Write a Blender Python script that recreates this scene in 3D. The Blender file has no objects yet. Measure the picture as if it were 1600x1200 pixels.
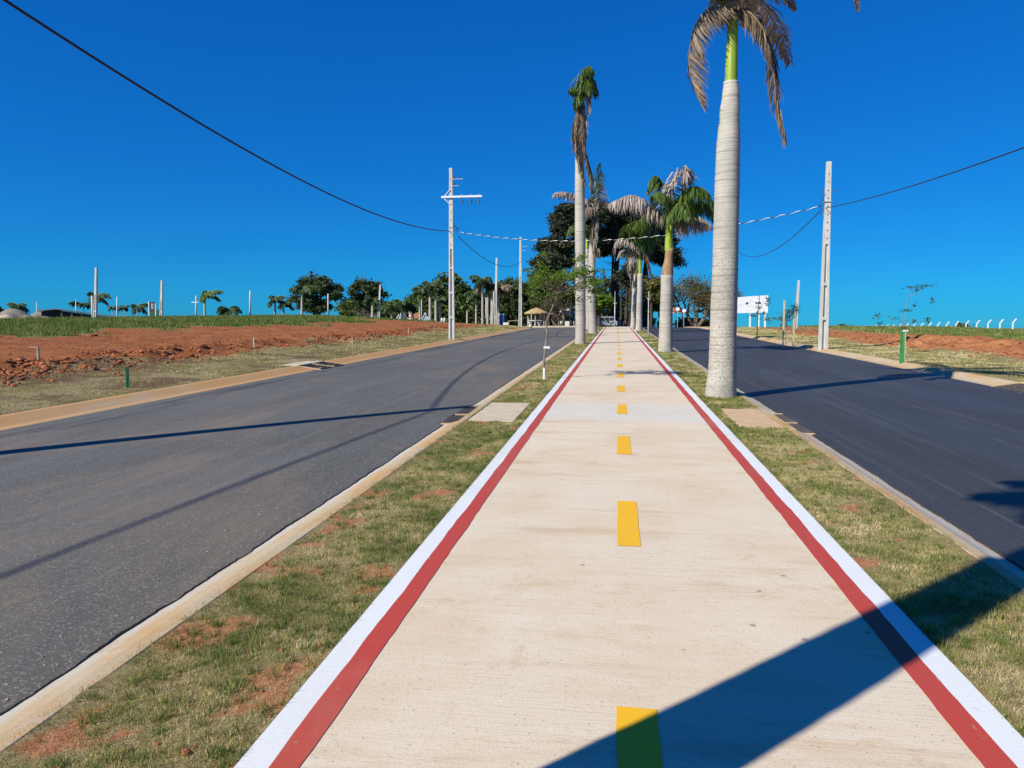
import bpy, math, random
import numpy as np
from mathutils import Vector, noise

rnd = random.Random(7)
rng = np.random.default_rng(7)
C = bpy.context.scene.collection
SC = bpy.context.scene

# ------------------------------------------------------------------ camera
YAW, PITCH, FPX, EYE = 0.1404, math.atan(88 / 1155), 1155.0, 1.5
SLOPE = 0.0213
cam_d = bpy.data.cameras.new('camera')
cam_d.sensor_width = 36.0
cam_d.lens = 36.0 * FPX / 1600.0
cam_d.clip_start = 0.05
cam_d.clip_end = 12000
cam = bpy.data.objects.new('camera', cam_d)
C.objects.link(cam)
cam.location = (0, 0, EYE)
cam.rotation_euler = (math.pi / 2 - PITCH, 0, YAW)
SC.camera = cam

# ------------------------------------------------------------------ sky, sun, exposure
SUN_EL, SUN_TO = math.radians(37.5), math.radians(44.5)    # shadows run towards SUN_TO (from +Y to +X)
world = bpy.data.worlds.new("World")
SC.world = world
world.use_nodes = True
wn, wl = world.node_tree.nodes, world.node_tree.links
for n in list(wn):
    wn.remove(n)
sky = wn.new('ShaderNodeTexSky')
sky.sky_type = 'NISHITA'
sky.sun_disc = False
sky.sun_elevation = SUN_EL
sky.sun_rotation = math.pi + SUN_TO
sky.altitude = 900
sky.air_density = 1.0
sky.dust_density = 0.15
sky.ozone_density = 3.0
hsv = wn.new('ShaderNodeHueSaturation')
hsv.inputs['Saturation'].default_value = 1.3
hsv.inputs['Hue'].default_value = 0.5
bg = wn.new('ShaderNodeBackground')
bg.inputs['Strength'].default_value = 0.11
wo = wn.new('ShaderNodeOutputWorld')
wl.new(sky.outputs[0], hsv.inputs['Color'])
# deep clear winter blue: each channel of the sky follows its own curve
sep = wn.new('ShaderNodeSeparateColor'); cmb = wn.new('ShaderNodeCombineColor')
wl.new(hsv.outputs[0], sep.inputs[0])
for ch, (gain, power) in enumerate(((0.028, 0.7), (0.345, 0.70), (0.70, 0.62))):
    m0 = wn.new('ShaderNodeMath'); m0.operation = 'MULTIPLY'; m0.inputs[1].default_value = 0.11
    m1 = wn.new('ShaderNodeMath'); m1.operation = 'POWER'; m1.inputs[1].default_value = power
    m2 = wn.new('ShaderNodeMath'); m2.operation = 'MULTIPLY'; m2.inputs[1].default_value = gain / 0.11
    wl.new(sep.outputs[ch], m0.inputs[0]); wl.new(m0.outputs[0], m1.inputs[0]); wl.new(m1.outputs[0], m2.inputs[0]); wl.new(m2.outputs[0], cmb.inputs[ch])
wl.new(cmb.outputs[0], bg.inputs['Color'])
wl.new(bg.outputs[0], wo.inputs['Surface'])
sun_d = bpy.data.lights.new('sun', 'SUN')
sun_d.energy = 5.0
sun_d.angle = math.radians(0.53)
sun_d.color = (1.0, 0.965, 0.85)
sun = bpy.data.objects.new('sun', sun_d)
C.objects.link(sun)
to_sun = Vector((-math.sin(SUN_TO) * math.cos(SUN_EL), -math.cos(SUN_TO) * math.cos(SUN_EL), math.sin(SUN_EL)))
sun.rotation_euler = to_sun.to_track_quat('Z', 'Y').to_euler()
sun.location = (0, 0, 60)
SC.view_settings.view_transform = 'Standard'
SC.view_settings.look = 'None'
SC.view_settings.exposure = 0.3
SC.view_settings.gamma = 1.0
SC.view_settings.use_curve_mapping = False
SC.cycles.max_bounces = 5
SC.cycles.transparent_max_bounces = 8

# ------------------------------------------------------------------ measuring helpers
_fw = Vector((-math.sin(YAW) * math.cos(PITCH), math.cos(YAW) * math.cos(PITCH), -math.sin(PITCH)))
_rt = Vector((math.cos(YAW), math.sin(YAW), 0))
_up = _rt.cross(_fw)


def pt(px, py, Y):
    """place in the world seen at photo pixel (px, py) at distance Y up the road"""
    d = _fw + _rt * ((px - 800) / FPX) - _up * ((py - 600) / FPX)
    return Vector((0, 0, EYE)) + d * (Y / d.y)


def mpp(Y):
    """metres per photo pixel at distance Y"""
    return Y / FPX / math.cos(YAW)


def sm(a, b, x):
    t = np.clip((np.asarray(x, float) - a) / (b - a), 0, 1)
    return t * t * (3 - 2 * t)


def G(y):
    y = np.asarray(y, float)
    base = SLOPE * np.clip(y, -60, 74)
    # rounds off to a level hill top, then a gentle fall towards the far plain
    return base + 0.03 * sm(74, 90, y) - 1.3 * sm(160, 420, y)


def land(x, y):
    """ground height away from the road (roads, verges and paths follow G)"""
    x = np.asarray(x, float); y = np.asarray(y, float)
    near = 1 - sm(82, 125, y)
    xl = -x
    left = 0.05 * (np.clip(xl, 9, 32) - 9) - 0.045 * (np.clip(xl, 32, 75) - 32)
    left = np.where(xl > 9, left, 0)
    left = left * near - (1 - near) * 0.9 * sm(32, 80, xl)
    xr = x
    right = -0.09 * (np.clip(xr, 31, 50) - 31) - 0.10 * sm(17, 24, xr)
    right = np.where(xr > 8.4, right, 0)
    # heap of dug earth along the right-hand lot
    heap = 0.36 * np.exp(-((xr - 14.2 - 0.02 * (y - 30)) / 1.7) ** 2) * sm(14, 22, y) * (1 - sm(36, 44, y))
    heap = np.where(xr > 8.4, heap, 0)
    ridge = 0.16 * np.exp(-((xl - 13.6) / 0.7) ** 2) * sm(-20, 4, y) * (1 - sm(60, 72, y))
    ridge = np.where(xl > 9, ridge, 0)
    return G(y) + left + right + heap + ridge


def gz(x, y):
    return float(land(x, y))


def foot(px, Y):
    p = pt(px, 505, Y)
    return Vector((p.x, Y, gz(p.x, Y)))


# ------------------------------------------------------------------ object helpers
def link(o, parent=None):
    C.objects.link(o)
    if parent is not None:
        o.parent = parent
    return o


def tag(o, label=None, cat=None, group=None, kind=None):
    if label: o['label'] = label
    if cat: o['category'] = cat
    if group: o['group'] = group
    if kind: o['kind'] = kind
    return o


def empty(name, loc, label, cat, group=None, rz=0.0):
    o = bpy.data.objects.new(name, None)
    o.empty_display_size = 0.2
    o.location = loc
    o.rotation_euler = (0, 0, rz)
    C.objects.link(o)
    return tag(o, label, cat, group)


def raw_mesh(name, V, F, smooth=False, attr=None):
    """V (n,3) array, F (m,k) array of one face size, or a list of lists"""
    me = bpy.data.meshes.new(name)
    V = np.asarray(V, dtype=np.float32)
    if isinstance(F, np.ndarray):
        k = F.shape[1]
        me.vertices.add(len(V)); me.vertices.foreach_set('co', V.ravel())
        me.loops.add(F.size); me.loops.foreach_set('vertex_index', F.ravel().astype(np.int32))
        me.polygons.add(len(F))
        me.polygons.foreach_set('loop_start', np.arange(0, F.size, k, dtype=np.int32))
        me.polygons.foreach_set('loop_total', np.full(len(F), k, dtype=np.int32))
        me.update(calc_edges=True)
        if not smooth: me.shade_flat()
    else:
        me.from_pydata(V.tolist(), [], F)
        me.update()
    if smooth:
        me.polygons.foreach_set('use_smooth', np.ones(len(me.polygons), dtype=bool))
    if attr:
        for an, av in attr.items():
            a = me.attributes.new(an, 'FLOAT', 'POINT')
            a.data.foreach_set('value', np.asarray(av, dtype=np.float32))
    return me


def mobj(name, me, mat, parent=None, loc=None):
    if isinstance(mat, (list, tuple)):
        for m in mat:
            me.materials.append(m)
    else:
        me.materials.append(mat)
    o = bpy.data.objects.new(name, me)
    if loc is not None:
        o.location = loc
    return link(o, parent)


class MB:
    """collects shapes into one mesh"""
    def __init__(s):
        s.v = []; s.f = []; s.t = []

    def add(s, V, F, tone=0.5):
        n = len(s.v)
        s.v += [tuple(p) for p in V]
        s.f += [[i + n for i in q] for q in F]
        s.t += [tone] * len(V)

    def box(s, a, b, tone=0.5, taper=1.0, bev=0.0):
        x0, y0, z0 = a; x1, y1, z1 = b
        cx, cy = (x0 + x1) / 2, (y0 + y1) / 2
        if bev > 0:
            ring = []
            for z, k in ((z0, bev), (z0 + bev, 0), (z1 - bev, 0), (z1, bev)):
                tp = 1 + (taper - 1) * (z - z0) / (z1 - z0)
                for X, Y in ((x0 + k, y0 + k), (x1 - k, y0 + k), (x1 - k, y1 - k), (x0 + k, y1 - k)):
                    ring.append((cx + (X - cx) * tp, cy + (Y - cy) * tp, z))
            F = [[3, 2, 1, 0], [12, 13, 14, 15]]
            for r in range(3):
                for i in range(4):
                    j = (i + 1) % 4
                    F.append([r * 4 + i, r * 4 + j, r * 4 + 4 + j, r * 4 + 4 + i])
            s.add(ring, F, tone)
            return
        def T(x, y): return (cx + (x - cx) * taper, cy + (y - cy) * taper)
        q = [(x0, y0), (x1, y0), (x1, y1), (x0, y1)]
        V = [(x, y, z0) for x, y in q] + [T(x, y) + (z1,) for x, y in q]
        s.add(V, [[3, 2, 1, 0], [4, 5, 6, 7], [0, 1, 5, 4], [1, 2, 6, 5], [2, 3, 7, 6], [3, 0, 4, 7]], tone)

    def tube(s, P, R, n=8, tone=0.5, cap=True):
        P = [Vector(p) for p in P]
        if not hasattr(R, '__len__'): R = [R] * len(P)
        V = []
        ref = None
        for i, p in enumerate(P):
            t = (P[min(i + 1, len(P) - 1)] - P[max(i - 1, 0)]).normalized()
            if ref is None:
                ref = Vector((1, 0, 0)) if abs(t.x) < 0.8 else Vector((0, 1, 0))
            a = (ref - t * ref.dot(t)).normalized(); ref = a
            b = t.cross(a)
            for k in range(n):
                an = 2 * math.pi * k / n
                V.append(p + (a * math.cos(an) + b * math.sin(an)) * R[i])
        F = []
        for i in range(len(P) - 1):
            for k in range(n):
                j = (k + 1) % n
                F.append([i * n + k, i * n + j, (i + 1) * n + j, (i + 1) * n + k])
        if cap:
            F.append(list(range(n))[::-1]); F.append([(len(P) - 1) * n + k for k in range(n)])
        s.add(V, F, tone)

    def build(s, name, mat, parent=None, smooth=False, loc=None):
        me = raw_mesh(name, s.v, s.f, smooth, {'tone': s.t})
        return mobj(name, me, mat, parent, loc)


def leaf_cloud(Cn, size, tone, flat=0.0, asp=0.5):
    """small leaf faces at points Cn"""
    n = len(Cn)
    a = rng.normal(size=(n, 3)); a[:, 2] *= (1 - flat); a /= np.linalg.norm(a, axis=1)[:, None]
    b = rng.normal(size=(n, 3)); b -= a * (a * b).sum(1)[:, None]; b /= np.linalg.norm(b, axis=1)[:, None]
    s = (size * rng.uniform(0.6, 1.3, n))[:, None]
    V = np.stack([Cn - a * s, Cn + b * s * asp, Cn + a * s, Cn - b * s * asp], 1).reshape(-1, 3)
    F = np.arange(4 * n).reshape(n, 4)
    return V, F, np.repeat(tone, 4)


# ------------------------------------------------------------------ materials
def nmat(name):
    m = bpy.data.materials.new(name); m.use_nodes = True
    nt = m.node_tree
    for n in list(nt.nodes): nt.nodes.remove(n)
    out = nt.nodes.new('ShaderNodeOutputMaterial')
    b = nt.nodes.new('ShaderNodeBsdfPrincipled')
    nt.links.new(b.outputs[0], out.inputs[0])
    return m, nt, b, out


class N:
    """tiny node-graph writer"""
    def __init__(s, nt): s.nt = nt
    def new(s, t, **kw):
        n = s.nt.nodes.new(t)
        for k, v in kw.items(): setattr(n, k, v)
        return n
    def set(s, inp, v):
        if hasattr(v, 'is_linked') or isinstance(v, bpy.types.NodeSocket): s.nt.links.new(v, inp)
        else:
            if inp.type == 'RGBA' and len(v) == 3: v = (*v, 1)
            inp.default_value = v
    def pos(s, scale=(1, 1, 1), obj=False, rot=(0, 0, 0)):
        if obj: o = s.new('ShaderNodeTexCoord').outputs['Object']
        else: o = s.new('ShaderNodeNewGeometry').outputs['Position']
        m = s.new('ShaderNodeMapping'); m.inputs['Scale'].default_value = scale; m.inputs['Rotation'].default_value = rot
        s.nt.links.new(o, m.inputs['Vector']); return m.outputs[0]
    def noise(s, vec, sc, det=4, rough=0.55, dist=0.0):
        n = s.new('ShaderNodeTexNoise'); n.inputs['Scale'].default_value = sc; n.inputs['Detail'].default_value = det
        n.inputs['Roughness'].default_value = rough; n.inputs['Distortion'].default_value = dist
        s.nt.links.new(vec, n.inputs['Vector']); return n.outputs['Fac']
    def vor(s, vec, sc, feat='F1', out='Distance'):
        n = s.new('ShaderNodeTexVoronoi'); n.feature = feat; n.inputs['Scale'].default_value = sc
        s.nt.links.new(vec, n.inputs['Vector']); return n.outputs[out]
    def ramp(s, v, a, b, lo=0.0, hi=1.0):
        n = s.new('ShaderNodeMapRange'); n.interpolation_type = 'SMOOTHSTEP'
        s.set(n.inputs['Value'], v); n.inputs['From Min'].default_value = a; n.inputs['From Max'].default_value = b
        n.inputs['To Min'].default_value = lo; n.inputs['To Max'].default_value = hi; return n.outputs[0]
    def mix(s, f, a, b, mode='MIX'):
        n = s.new('ShaderNodeMix', data_type='RGBA', blend_type=mode)
        s.set(n.inputs[0], f); s.set(n.inputs[6], a); s.set(n.inputs[7], b); return n.outputs[2]
    def math(s, op, a, b=0.0):
        n = s.new('ShaderNodeMath', operation=op); s.set(n.inputs[0], a); s.set(n.inputs[1], b); return n.outputs[0]
    def attr(s, name):
        return s.new('ShaderNodeAttribute', attribute_name=name).outputs['Fac']
    def bump(s, h, strength=0.3, dist=0.01):
        n = s.new('ShaderNodeBump'); n.inputs['Strength'].default_value = strength; n.inputs['Distance'].default_value = dist
        s.nt.links.new(h, n.inputs['Height']); return n.outputs[0]


def simple(name, c1, c2=None, sc=8.0, rough=0.8, metal=0.0, bump=0.15, spec=0.3, stretch=(1, 1, 1), bd=0.01):
    m, nt, b, out = nmat(name); g = N(nt)
    c2 = c2 or tuple(x * 0.75 for x in c1)
    v = g.pos(stretch, obj=True)
    f = g.noise(v, sc, 6, 0.6)
    g.set(b.inputs['Base Color'], g.mix(g.ramp(f, 0.35, 0.65), c1, c2))
    b.inputs['Roughness'].default_value = rough; b.inputs['Metallic'].default_value = metal
    b.inputs['Specular IOR Level'].default_value = spec
    if bump: g.set(b.inputs['Normal'], g.bump(g.noise(v, sc * 4, 4), bump, bd))
    return m


def foliage(name, dark, light, trans=0.3, rough=0.55):
    m, nt, b, out = nmat(name); g = N(nt)
    t = g.attr('tone')
    v = g.pos(obj=True)
    t2 = g.math('ADD', t, g.ramp(g.noise(v, 0.8, 3), 0.3, 0.7, -0.2, 0.2))
    col = g.mix(t2, dark, light)
    g.set(b.inputs['Base Color'], col)
    b.inputs['Roughness'].default_value = rough
    b.inputs['Specular IOR Level'].default_value = 0.25
    tr = g.new('ShaderNodeBsdfTranslucent'); g.set(tr.inputs[0], col)
    mx = g.new('ShaderNodeMixShader'); mx.inputs[0].default_value = trans
    nt.links.new(b.outputs[0], mx.inputs[1]); nt.links.new(tr.outputs[0], mx.inputs[2]); nt.links.new(mx.outputs[0], out.inputs[0])
    return m


def mat_path(name, base, warm, cream, stain=1.0):
    m, nt, b, out = nmat(name); g = N(nt)
    p = g.pos()
    broom = g.noise(g.pos((0.7, 26, 1)), 3.0, 5, 0.7, 0.2)          # brushed lines run across the path
    broom2 = g.noise(g.pos((1.5, 9, 1)), 1.0, 4, 0.6, 0.4)
    big = g.noise(p, 0.9, 5, 0.6, 0.5)
    fine = g.noise(p, 90, 3, 0.7)
    c = g.mix(g.ramp(big, 0.38, 0.66), base, warm)
    c = g.mix(g.ramp(broom2, 0.45, 0.75, 0, 0.45), c, cream)
    c = g.mix(g.ramp(g.noise(g.pos((0.5, 2.4, 1)), 1.3, 6, 0.65, 0.3), 0.53, 0.72, 0, 0.50 * stain), c, (0.50, 0.29, 0.13))
    c = g.mix(g.ramp(g.noise(p, 3.1, 7, 0.75, 0.8), 0.55, 0.70, 0, 0.55 * stain), c, (0.52, 0.37, 0.20))
    oi = g.new('ShaderNodeObjectInfo'); c = g.mix(g.ramp(oi.outputs['Random'], 0, 1, 0, 0.16), c, (0.52, 0.43, 0.34))
    c = g.mix(g.math('MULTIPLY', g.ramp(broom, 0.50, 0.68), g.ramp(g.noise(p, 0.7, 5, 0.7), 0.42, 0.62, 0.06, 0.42)), c, (0.33, 0.25, 0.18))
    c = g.mix(g.ramp(g.noise(g.pos((1.2, 14, 1)), 6.0, 6, 0.75, 0.3), 0.60, 0.70, 0, 0.55), c, (0.24, 0.18, 0.13))
    c = g.mix(g.ramp(fine, 0.52, 0.7, 0, 0.30), c, (0.28, 0.2, 0.14))
    pits = g.vor(p, 23)
    c = g.mix(g.ramp(pits, 0.05, 0.12, 0.6 * stain, 0), c, (0.12, 0.09, 0.07))
    c = g.mix(g.math('MULTIPLY', g.ramp(g.noise(p, 34, 5, 0.8), 0.60, 0.68, 0, 0.6), g.ramp(g.noise(p, 1.7, 4, 0.6), 0.45, 0.6)), c, (0.26, 0.19, 0.13))
    blot = g.vor(g.pos((1, 1, 1)), 2.3)
    c = g.mix(g.ramp(blot, 0.02, 0.05, 0.6, 0), c, (0.14, 0.1, 0.08))
    g.set(b.inputs['Base Color'], c)
    b.inputs['Roughness'].default_value = 0.85; b.inputs['Specular IOR Level'].default_value = 0.2
    h = g.math('ADD', g.math('MULTIPLY', broom, 1.0), g.math('MULTIPLY', fine, 0.8))
    g.set(b.inputs['Normal'], g.bump(h, 0.35, 0.006))
    return m


def mat_paint(name, col, wear=0.15, under=(0.5, 0.42, 0.33)):
    m, nt, b, out = nmat(name); g = N(nt)
    p = g.pos()
    f = g.noise(p, 70, 4, 0.75)
    big = g.noise(p, 2.5, 5, 0.6)
    c = g.mix(g.ramp(big, 0.35, 0.7, 0, 0.16), col, tuple(x * 0.75 + 0.04 for x in col))
    c = g.mix(g.ramp(f, 0.64, 0.74, 0, wear), c, under)
    c = g.mix(g.math('MULTIPLY', g.ramp(g.noise(g.pos((1, .6, 1)), 15, 7, 0.8), 0.60, 0.68), g.ramp(g.noise(p, 1.3, 4), 0.42, 0.6, 0, wear * 1.6)), c, under)
    c = g.mix(g.ramp(g.noise(g.pos((1, .3, 1)), 1.1, 6, 0.7), 0.5, 0.75, 0, 0.22), c, (0.45, 0.33, 0.22))
    g.set(b.inputs['Base Color'], c)
    b.inputs['Roughness'].default_value = 0.6; b.inputs['Specular IOR Level'].default_value = 0.3
    h = g.math('ADD', f, g.noise(g.pos((0.7, 26, 1)), 3.0, 5, 0.7))
    g.set(b.inputs['Normal'], g.bump(h, 0.3, 0.004))
    return m


def mat_asphalt(name, base, light, dust, dust_amt, rough, streak=0.0, agg=0.5, spec=0.35):
    m, nt, b, out = nmat(name); g = N(nt)
    p = g.pos()
    st = g.vor(p, 95, out='Color')
    sep = g.new('ShaderNodeSeparateColor'); nt.links.new(st, sep.inputs[0])
    fine = g.noise(p, 160, 2, 0.6)
    big = g.noise(g.pos((1, 0.25, 1)), 0.7, 6, 0.62, 0.4)
    c = g.mix(g.ramp(big, 0.35, 0.65), base, tuple(x * 0.8 for x in base))
    c = g.mix(g.ramp(sep.outputs[0], 0.72, 0.98, 0, agg), c, light)
    c = g.mix(g.ramp(g.noise(g.pos((1, 0.4, 1)), 0.45, 7, 0.7, 0.5), 0.46, 0.72, 0, dust_amt), c, dust)
    c = g.mix(g.ramp(g.noise(p, 5, 6, 0.75), 0.60, 0.75, 0, dust_amt * 0.7), c, dust)
    if streak:
        s_ = g.noise(g.pos((5, 0.06, 1)), 1.6, 5, 0.65, 0.15)
        c = g.mix(g.ramp(s_, 0.52, 0.72, 0, streak), c, light)
        s2 = g.math('MULTIPLY', g.ramp(g.noise(g.pos((14, 0.10, 1)), 1.5, 3, 0.5), 0.66, 0.74), g.ramp(g.noise(p, 0.5, 3), 0.5, 0.62))
        c = g.mix(g.math('MULTIPLY', s2, 0.5), c, (0.35, 0.36, 0.38))
    if name == 'weathered_asphalt':
        sx = g.new('ShaderNodeSeparateXYZ'); nt.links.new(p, sx.inputs[0])
        st_ = g.math('MULTIPLY', g.ramp(sx.outputs[0], -7.1, -7.7), g.ramp(g.noise(g.pos((2.2, 0.12, 1)), 1.3, 6, 0.65, 0.3), 0.50, 0.60, 0, 0.75))
        c = g.mix(st_, c, (0.045, 0.035, 0.035))
        c = g.mix(g.ramp(g.noise(g.pos((1.2, 0.8, 1)), 2.2, 6, 0.75, 0.5), 0.60, 0.70, 0, 0.45), c, (0.30, 0.20, 0.12))
    c = g.mix(g.ramp(fine, 0.35, 0.5, 0.45, 0), c, (0.012, 0.012, 0.014))
    g.set(b.inputs['Base Color'], c)
    g.set(b.inputs['Roughness'], g.ramp(big, 0.3, 0.7, rough, rough + 0.12))
    b.inputs['Specular IOR Level'].default_value = spec
    h = g.math('ADD', g.math('MULTIPLY', fine, 1.0), sep.outputs[0])
    g.set(b.inputs['Normal'], g.bump(h, 0.4, 0.006))
    return m


def mat_kerb(name, orange=False):
    m, nt, b, out = nmat(name); g = N(nt)
    p = g.pos()
    c = g.mix(g.ramp(g.noise(g.pos((1, 0.5, 1)), 1.5, 6, 0.65, 0.5), 0.36, 0.62), (0.46, 0.37, 0.25), (0.47, 0.29, 0.13))
    c = g.mix(g.ramp(g.noise(p, 12, 5, 0.7), 0.5, 0.72, 0, 0.5), c, (0.5, 0.43, 0.34))
    c = g.mix(g.ramp(g.noise(g.pos((3, 0.35, 1)), 1.4, 6, 0.7, 0.3), 0.58, 0.72, 0, 0.65), c, (0.42, 0.2, 0.07))
    c = g.mix(g.ramp(g.noise(g.pos((9, 1.0, 4)), 4, 5, 0.7), 0.58, 0.75, 0, 0.5), c, (0.22, 0.16, 0.10))
    jt = g.new('ShaderNodeSeparateXYZ'); nt.links.new(p, jt.inputs[0])
    if orange:
        c = g.mix(g.ramp(g.noise(g.pos((1, .25, 1)), 1.0, 5, 0.6, 0.4), 0.34, 0.52, 0.1, 0.75), c, (0.52, 0.27, 0.095))
    else:                                              # bare cement gutter beside the asphalt
        gut = g.ramp(g.math('ABSOLUTE', g.math('SUBTRACT', g.math('ABSOLUTE', jt.outputs[0]), 2.37)), 0.13, 0.05)
        c = g.mix(g.math('MULTIPLY', gut, g.ramp(g.noise(g.pos((4, 1, 1)), 2.0, 6, 0.75), 0.35, 0.55, 0.35, 0.85)), c, (0.50, 0.465, 0.41))
    g.set(b.inputs['Base Color'], c)
    b.inputs['Roughness'].default_value = 0.88; b.inputs['Specular IOR Level'].default_value = 0.2
    g.set(b.inputs['Normal'], g.bump(g.noise(p, 60, 5, 0.7), 0.5, 0.008))
    return m


def mat_ground():
    """bare orange earth, dry turf and rough green grass, by the cover stored on the sheet"""
    m, nt, b, out = nmat('ground_cover'); g = N(nt)
    p = g.pos()
    n1 = g.noise(p, 1.1, 7, 0.68, 0.3); n2 = g.noise(p, 7, 6, 0.7); n3 = g.noise(p, 38, 4, 0.7)
    earth = g.mix(g.ramp(n1, 0.36, 0.64), (0.60, 0.26, 0.10), (0.42, 0.16, 0.062))
    earth = g.mix(g.ramp(n2, 0.5, 0.72, 0, 0.6), earth, (0.68, 0.33, 0.16))
    earth = g.mix(g.ramp(n3, 0.36, 0.52, 0.75, 0), earth, (0.20, 0.068, 0.030))
    earth = g.mix(g.ramp(g.noise(g.pos((1, .55, 1)), 3.2, 8, 0.78, 0.4), 0.50, 0.66, 0, 0.75), earth, (0.30, 0.10, 0.045))
    tracks = g.noise(g.pos((1.6, 0.12, 1)), 1.2, 5, 0.6, 0.4)
    earth = g.mix(g.ramp(tracks, 0.5, 0.68, 0, 0.5), earth, (0.56, 0.25, 0.105))
    sx = g.new('ShaderNodeSeparateXYZ'); nt.links.new(p, sx.inputs[0])
    west = g.ramp(sx.outputs[0], 0, -2)                    # the left lot is redder, freshly turned earth
    earth = g.mix(west, earth, g.mix(1.0, earth, (0.74, 0.66, 0.62), 'MULTIPLY'))
    turf = g.mix(g.ramp(n2, 0.38, 0.62), (0.38, 0.265, 0.125), (0.19, 0.175, 0.06))
    turf = g.mix(g.ramp(g.noise(p, 0.6, 6, 0.7, 0.6), 0.45, 0.62, 0, 0.7), turf, (0.42, 0.34, 0.19))
    turf = g.mix(g.ramp(g.noise(p, 1.7, 6, 0.7, 0.6), 0.56, 0.68, 0, 0.85), turf, (0.20, 0.095, 0.055))
    turf = g.mix(g.ramp(n3, 0.36, 0.5, 0.55, 0), turf, (0.055, 0.045, 0.016))
    turf = g.mix(g.math('MULTIPLY', west, g.ramp(g.noise(g.pos((.8, .5, 1)), 0.9, 7, 0.72, 0.8), 0.47, 0.60, 0, 0.8)), turf, (0.15, 0.075, 0.05))
    green = g.mix(g.ramp(n2, 0.35, 0.65), (0.13, 0.19, 0.045), (0.22, 0.22, 0.08))
    green = g.mix(g.ramp(n3, 0.36, 0.5, 0.5, 0), green, (0.035, 0.05, 0.015))
    d = g.math('ADD', g.attr('dirt'), g.math('MULTIPLY', g.math('SUBTRACT', n1, 0.5), 1.3))
    d = g.math('ADD', d, g.math('MULTIPLY', g.math('SUBTRACT', n2, 0.5), 0.9))
    gr = g.math('ADD', g.attr('green'), g.math('MULTIPLY', g.math('SUBTRACT', n1, 0.5), 1.0))
    gr = g.math('ADD', gr, g.math('MULTIPLY', g.math('SUBTRACT', n2, 0.5), 0.5))
    c = g.mix(g.ramp(gr, 0.42, 0.58), turf, green)
    c = g.mix(g.ramp(d, 0.42, 0.58), c, earth)
    g.set(b.inputs['Base Color'], c)
    b.inputs['Roughness'].default_value = 0.95; b.inputs['Specular IOR Level'].default_value = 0.1
    h = g.math('ADD', g.math('MULTIPLY', n2, 1.5), n3)
    g.set(b.inputs['Normal'], g.bump(h, 0.7, 0.06))
    return m


def mat_verge():
    m, nt, b, out = nmat('verge_soil'); g = N(nt)
    p = g.pos()
    n2 = g.noise(p, 22, 6, 0.7); n3 = g.noise(p, 120, 4, 0.7)
    soil = g.mix(g.ramp(n2, 0.35, 0.65), (0.53, 0.25, 0.12), (0.36, 0.15, 0.07))
    thatch = g.mix(g.ramp(n2, 0.35, 0.65), (0.39, 0.29, 0.15), (0.21, 0.17, 0.07))
    c = g.mix(g.ramp(g.math('ADD', g.attr('bare'), g.math('MULTIPLY', g.math('SUBTRACT', n2, 0.5), 0.9)), 0.40, 0.62), thatch, soil)
    c = g.mix(g.ramp(n3, 0.34, 0.5, 0.55, 0), c, (0.05, 0.03, 0.015))
    g.set(b.inputs['Base Color'], c)
    b.inputs['Roughness'].default_value = 0.95; b.inputs['Specular IOR Level'].default_value = 0.1
    g.set(b.inputs['Normal'], g.bump(g.math('ADD', n2, n3), 0.8, 0.012))
    return m


def mat_grass():
    m, nt, b, out = nmat('grass_blades'); g = N(nt)
    t = g.attr('tone')
    r = g.new('ShaderNodeValToRGB'); nt.links.new(t, r.inputs[0])
    e = r.color_ramp.elements
    e[0].position = 0; e[0].color = (0.085, 0.14, 0.026, 1)
    e[1].position = 1; e[1].color = (0.85, 0.70, 0.40, 1)
    x = r.color_ramp.elements.new(0.35); x.color = (0.24, 0.27, 0.07, 1)
    x = r.color_ramp.elements.new(0.6); x.color = (0.50, 0.43, 0.17, 1)
    g.set(b.inputs['Base Color'], r.outputs[0])
    b.inputs['Roughness'].default_value = 0.7; b.inputs['Specular IOR Level'].default_value = 0.15
    tr = g.new('ShaderNodeBsdfTranslucent'); g.set(tr.inputs[0], r.outputs[0])
    mx = g.new('ShaderNodeMixShader'); mx.inputs[0].default_value = 0.3
    nt.links.new(b.outputs[0], mx.inputs[1]); nt.links.new(tr.outputs[0], mx.inputs[2]); nt.links.new(mx.outputs[0], out.inputs[0])
    return m


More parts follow.
